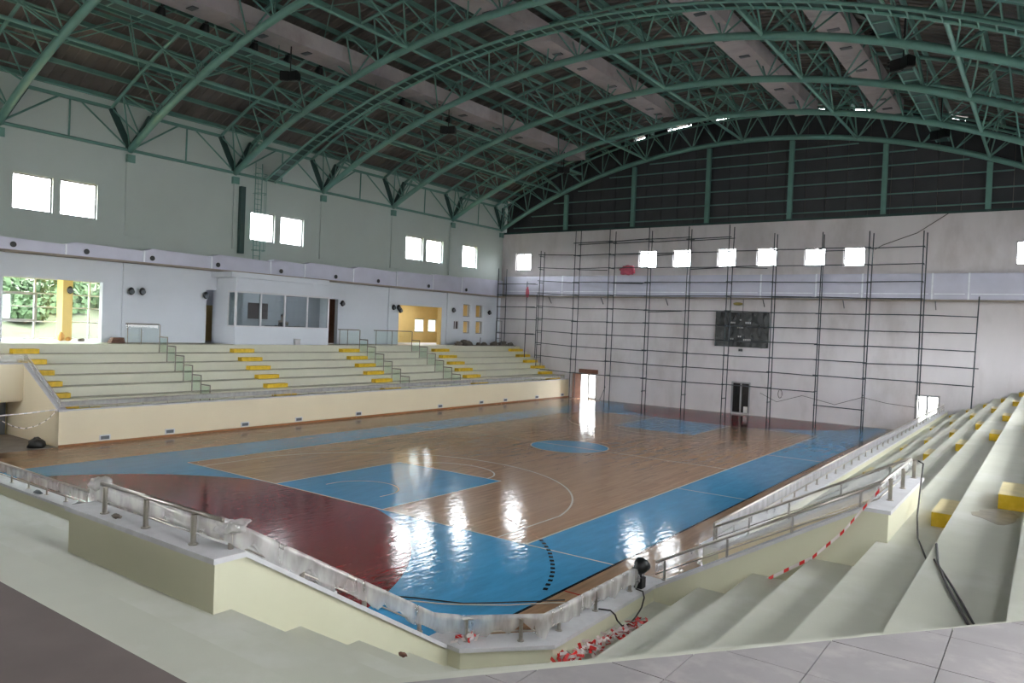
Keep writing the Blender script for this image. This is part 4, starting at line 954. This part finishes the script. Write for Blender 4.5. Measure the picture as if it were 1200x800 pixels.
for z in LZ:
    for i in range(10):
        if z < 2.5 and i > 6: continue
        if i == 9 and (z > 7.5 or z < 3): continue
        zz = z + (0.12 if i == 0 else 0) + jit(.05)
        ex = .25 if random.random() < .2 else .08
        pipe('ledger', (PX[i] - .1, YO - .05, zz), (PX[i + 1] + ex, YO - .05, z + jit(.04)), 0.03, 'scaf', sf, 6)
        if random.random() < .3 and z > 7: pipe('ledger', (PX[i] - .1, YI + .05, zz + jit(.1)), (PX[i + 1] - .6, YI + .05, zz + jit(.1)), 0.03, 'scaf', sf, 6)
    for i in range(10):
        if z > TOP[i]: continue
        pipe('transom', (PX[i], YO, z), (PX[i], YI, z), 0.028, 'scaf', sf, 6)
for i in range(1, 5): pipe('ledger', (PX[i] - .15, YO - .05, 12.2 + jit(.05)), (PX[i + 1] + .15, YO - .05, 12.25 + jit(.05)), .032, 'scaf', sf, 6); pipe('ledger', (PX[i] - .15, YI, 12.12), (PX[i + 1] + .15, YI, 12.2), .03, 'scaf', sf, 6)
pipe('ledger', (5.68, YO, 1.2), (8.66, YO, 1.15), .03, 'scaf', sf, 6)
for i in (3, 4, 5, 6): pipe('transom', (PX[i] - .02, YO, 1.1), (PX[i], YI, 1.1), .03, 'scaf', sf, 6)
s2 = thing('scaffold', 'small tube scaffold in the far left corner on the concourse', 'scaffold', (-18.3, 35.6, 3.85))
for x, z0, z1, yy in ((-20.0, 3.85, 10.3, 35.3), (-19.55, 3.85, 10.3, 35.85), (-17.05, 3.0, 9.2, 35.3), (-16.4, 3.0, 8.2, 35.85)): pipe('upright', (x, yy, z0), (x, yy, z1), .035, 'scaf', s2, 6)
for z in (4.9, 6.1, 7.1, 8.1, 9.0):
    pipe('ledger', (-20.03, 35.25, z), (-16.2, 35.25, z + jit(.06)), .03, 'scaf', s2, 6)
    pipe('transom', (-20.0, 35.3, z), (-19.55, 35.85, z), .03, 'scaf', s2, 6); pipe('transom', (-17.05, 35.3, z), (-16.4, 35.85, z), .03, 'scaf', s2, 6)
t = thing('metal_trestle', 'tilted steel trestle frame standing by the corner scaffold', 'frame', (-19.0, 34.6, 3.85))
for dy in (0, .75): pipe('upright', (-19.0, 33.9 + dy, 3.85), (-19.3, 34.3 + dy, 5.9), .03, 'grey', t, 6)
for q in (.3, .55, 1.0): pipe('rung', (-19.0 - .3 * q, 33.9 + .4 * q, 3.85 + 2.05 * q), (-19.0 - .3 * q, 34.65 + .4 * q, 3.85 + 2.05 * q), .025, 'grey', t, 6)
tag(tube('cable', [(8.7, YW - .4, 11.2), (9.1, YW - .1, 11.5), (11.0, YW - .05, 12.2), (12.6, YW - .05, 13.3)], .02, 'cable'), 'thin cable running from the scaffold up to the gable', 'cable')
tag(tube('cable', [(2.3, 35.1, 1.7), (3.4, 35.1, 1.2), (5.0, 35.1, 1.75), (7.0, 35.1, 1.35), (8.6, 35.1, 1.95), (10.0, 35.1, 1.7), (11.5, 35.1, 1.6)], .015, 'cable'), 'thin cable sagging along the foot of the scaffold', 'cable')
tag(tube('cable', [(3.6 + .13 * cos(a * .6), 35.1, 1.75 + .28 * sin(a * .6)) for a in range(12)], .02, 'cable'), 'coil of dark cable hanging on the low scaffold tube', 'cable')

# ------------------------------------------------------------------ loose things on the left concourse
t = thing('timber_stack', 'brown bundle of boards on the concourse below the wall', 'timber', (-19.6, 3.4, 3.85))
for k in range(4): box('board', (-19.8 + .03 * k, 3.05 + .03 * k, 3.86 + .07 * k), (-19.4, 3.75 - .02 * k, 3.92 + .07 * k), 'brown', t)
t = thing('orange_sack', 'orange sack slumped against the yellow column', 'sack', (-22.5, 2.0, 3.85)); blob('sack', (-22.4, 2.05, 4.05), (.16, .15, .22), 'orange', t, 16, .4, 2); blob('flap', (-22.3, 2.35, 3.92), (.11, .12, .1), 'orange', t, 12, .4, 8)
tag(blob('dark_lump', (-21.8, 2.75, 3.9), (.14, .18, .09), 'rubble', None, 12, .4, 5), 'small dark heap on the floor beside the yellow column', 'heap')
t = thing('bucket', 'pale bucket standing in front of the control room low wall', 'bucket', (-18.55, 13.6, 3.85))
def lathe(name, prof, c, m, parent, n=18):
    V = []; Fc = []
    for r, z in prof:
        for k in range(n): V.append((c[0] + r * cos(2 * pi * k / n), c[1] + r * sin(2 * pi * k / n), c[2] + z))
    for i in range(len(prof) - 1):
        for k in range(n): Fc.append((i * n + k, i * n + (k + 1) % n, (i + 1) * n + (k + 1) % n, (i + 1) * n + k))
    return mesh(name, V, Fc, m, parent, smooth=True)
lathe('body', [(0.001, 0), (.17, 0), (.21, .36), (.2, .36), (.16, .03), (.001, .03)], (-18.6, 13.6, 3.85), 'coping', t); tube('handle', [(-18.6, 13.6 - .21 * cos(pi * i / 8), 4.18 - .14 * sin(pi * i / 8)) for i in range(9)], .008, 'grey', t, 6)
random.seed(5)
for i, (y, s) in enumerate([(29.3, .28), (30.0, .4), (30.5, .3), (31.6, .2), (32.4, .24), (33.6, .3), (34.3, .2), (35.2, .34), (35.9, .24)]):
    tag(blob('rubble_heap', (-19.2 + random.uniform(-.3, .3), y, 3.85 + s * .3), (s, s * 1.3, s * .8), 'rubble', None, 12, .6, i), 'grey rubble heap on the far concourse, %s right of the yellow opening' % SPL[i], 'rubble', 'rubble heaps on the far concourse')
tag(box('debris_board', (-19.2, 29.5, 3.85), (-18.45, 36.0, 3.9), 'rubble'), 'grey dusty board strip under the rubble on the far concourse', 'board')
tag(pipe('rod', (-18.9, 31.7, 3.9), (-18.9, 31.75, 4.5), .03, 'grey', None, 6), 'short upright rod among the rubble', 'rod')

# ------------------------------------------------------------------ barrier tapes, cables, floodlight at the near corner
def tape(name, lab, pts, wd, period, m1='tapew', m2='taper', duty=.5, twist=0.0, grp=None, seed=1):
    t = thing(name, lab, 'tape', pts[0], grp)
    P = []; sm = []
    for a, b in zip(pts, pts[1:]):
        a, b = Vector(a), Vector(b); n = max(2, int((b - a).length / .04)); P += [a + (b - a) * i / n for i in range(n)]
    P.append(Vector(pts[-1]))
    V = []; Fc = []; MI = []; s = 0
    for i, p in enumerate(P):
        d = P[min(i + 1, len(P) - 1)] - P[max(i - 1, 0)]; an = twist * noise.noise(Vector((i * .15, seed, 0))) * 3
        sd = d.cross(Vector((0, 0, 1))).normalized(); w0 = (Vector((0, 0, 1)) * cos(an) + sd * sin(an)) * wd / 2
        V += [p - w0, p + w0]
        if i: Fc.append((2 * i - 2, 2 * i - 1, 2 * i + 1, 2 * i)); MI.append(1 if (s / period) % 1 < duty else 0); s += (P[i] - P[i - 1]).length
    o = mesh('strip', V, Fc, m1, t, recalc=False); o.data.materials.append(MT[m2])
    for f, q in zip(o.data.polygons, MI): f.material_index = q
    return t
tape('barrier_tape', 'red and white barrier tape hanging along the right passage wall', [(13.82, -4.85, 1.44), (14.3, -4.83, 1.6), (14.66, -4.8, 1.85), (15.01, -4.8, 2.11), (15.45, -4.8, 2.43), (15.81, -4.78, 2.84), (16.05, -4.78, 3.2), (16.25, -4.72, 3.5)], .05, .24, duty=.36, twist=.35)
tape('barrier_tape', 'pale barrier tape stretched straight across the passage mouth of the left stand', [(-13.6, -7.0, 1.36), (-13.6, -3.84, 1.38), (-13.55, -2.9, 1.42), (-13.5, -1.9, 1.5)], .045, .3, 'tapew', 'coping')
tape('barrier_tape', 'sagging barrier tape across the passage mouth of the left stand', [(-13.6, -6.0, 1.6), (-13.6, -3.84, 1.22), (-13.6, -3.4, .95), (-13.6, -3.03, .83), (-13.6, -2.6, .9), (-13.6, -2.22, 1.1), (-13.5, -1.9, 1.46)], .035, .24, 'tapew', 'rubble', .35)
def crumple(name, lab, cs, sd):
    t = thing(name, lab, 'tape', cs[0]); random.seed(sd); A = {'tapew': ([], []), 'taper': ([], [])}
    for c in cs:
        for k in range(22):
            m = 'taper' if random.random() < .42 else 'tapew'; V, Fc = A[m]
            p = Vector(c) + Vector((random.gauss(0, .06), random.gauss(0, .09), abs(random.gauss(0, .035)) + .005))
            d = Vector((random.gauss(0, 1), random.gauss(0, 1), random.gauss(0, .5))).normalized(); e = d.cross(Vector((random.gauss(0, 1), random.gauss(0, 1), random.gauss(0, 1)))).normalized() * .02
            pts = [p + d * (.05 * q) + e.cross(d) * (.6 * sin(q * 1.3)) for q in (-1, -.3, .4, 1)]
            pts = [Vector((q.x, q.y, max(q.z, Z0 + .012))) for q in pts]
            i0 = len(V)
            for q in pts: V += [q - e, q + e]
            for i in range(3): Fc.append((i0 + 2 * i, i0 + 2 * i + 1, i0 + 2 * i + 3, i0 + 2 * i + 2))
    stuff(mesh('white_stretch', *A['tapew'], 'tapew', t, recalc=False)); stuff(mesh('red_stretch', *A['taper'], 'taper', t, recalc=False))
crumple('tape_heap', 'crumpled red and white barrier tape heaped behind the corner parapet', [(13.22, -7.62, 1.28), (13.25, -7.45, 1.3), (13.28, -7.25, 1.3), (13.3, -7.1, 1.28), (13.3, -6.85, 1.28), (13.33, -6.6, 1.28), (13.36, -6.35, 1.27), (13.4, -6.05, 1.27), (13.42, -5.85, 1.27)], 4)
crumple('tape_scrap', 'small red tape scrap lying on the corner coping', [(12.25, -8.3, 1.53)], 8)
t = thing('floodlight', 'black floodlight clamped to the railing at the right passage corner', 'floodlight', (12.95, -5.0, cz))
lathe('reflector', [(.001, -.12), (.07, -.11), (.11, -.02), (.13, .06), (.12, .06), (.09, -.02), (.001, -.06)], (0, 0, 0), 'blackp', t)
rf = t.children[0]; rf.matrix_parent_inverse = Matrix.Identity(4); rf.matrix_basis = Matrix.LocRotScale(Vector((.06, -.02, .33)), Matrix.Rotation(-1.1, 3, 'X').to_quaternion(), (1, 1, 1))
blob('lamp_red_glass', (13.02, -5.02, cz + .34), (.08, .08, .08), 'brown', t); box('clamp', (12.93, -5.08, cz + .0), (13.06, -4.94, cz + .16), 'blackp', t); pipe('arm', (13.0, -5.0, cz + .12), (13.01, -5.02, cz + .3), .02, 'blackp', t)
blob('wrap', (12.97, -5.1, cz + .22), (.06, .07, .17), 'film', t, 14, .5, 3)
tag(tube('cable', [(13.0, -5.15, cz + .015), (13.14, -5.2, cz + .02), (13.19, -5.25, cz - .05), (13.2, -5.35, 1.33), (13.23, -5.6, 1.27), (13.26, -5.85, 1.25), (13.24, -6.05, 1.28), (13.21, -6.15, 1.38), (13.2, -6.2, cz - .03), (13.14, -6.23, cz + .025), (12.98, -6.28, cz + .02)], .012, 'cable'), 'black cable looping from the floodlight over the parapet', 'cable')
tag(tube('cable', [(16.32, -1.85, 3.52), (16.4, -1.95, 3.5), (16.42, -2.3, 3.2), (16.5, -3.2, 2.9), (16.65, -4.3, 2.83), (16.9, -5.4, 2.81), (17.0, -5.9, 2.85), (17.04, -6.0, 3.19), (17.15, -6.9, 3.2), (17.31, -7.67, 3.2), (17.54, -8.6, 3.2), (17.62, -8.95, 3.2)], .012, 'cable'), 'black cable hanging from the right railing down onto the treads', 'cable')
tag(tube('cable', [(17.1, -6.75, 3.2), (17.2, -7.1, 3.2), (17.36, -7.68, 3.2), (17.58, -8.58, 3.2), (17.66, -8.95, 3.2)], .01, 'cable'), 'second dark cable lying on the upper tread beside the first', 'cable')
tag(tube('cable', [(13.2, 5.0, 1.25), (13.35, 7.0, 1.25), (13.6, 9.5, 1.25), (13.75, 12.5, 1.27), (13.7, 18, 1.25), (13.65, 26, 1.25), (13.5, 31, 1.25)], .018, 'cable'), 'thin cable lying on the right stand walkway', 'cable')
# bits lying on the near coping and treads
random.seed(9)
for i, (x, y, z, s, m) in enumerate([(2.4, -8.35, cz + .02, .16, 'blackp'), (3.3, -8.4, cz + .02, .14, 'orange'), (0.6, -8.4, cz + .01, .1, 'grey'), (3.9, -8.35, cz + .02, .14, 'blackp'), (10.2, -11.65, ZT + .06, .05, 'rubble'), (13.3, -10.6, 2.4, .03, 'brown'), (13.9, -12.0, 2.81, .03, 'brown'), (12.9, -11.3, 2.4, .02, 'brown'), (1.0, -9.2, Z0 + .03, .1, 'yellow')]):
    lab = ['dark folded strip on the near coping left of the passage', 'orange scrap on the near coping beside the dark strip', 'grey scrap on the near coping, leftmost', 'black strip under the railing near the passage head', 'stone crumb on the passage head coping', 'brown crumb on the corner tread', 'brown crumb on the upper corner tread', 'tiny brown crumb beside the passage wall', 'yellow scrap on the near walkway'][i]
    tag(blob('debris', (x, y, z), (s * 1.6, s * .7, s * .35 + .01), m, None, 10, .5, i), lab, 'debris')
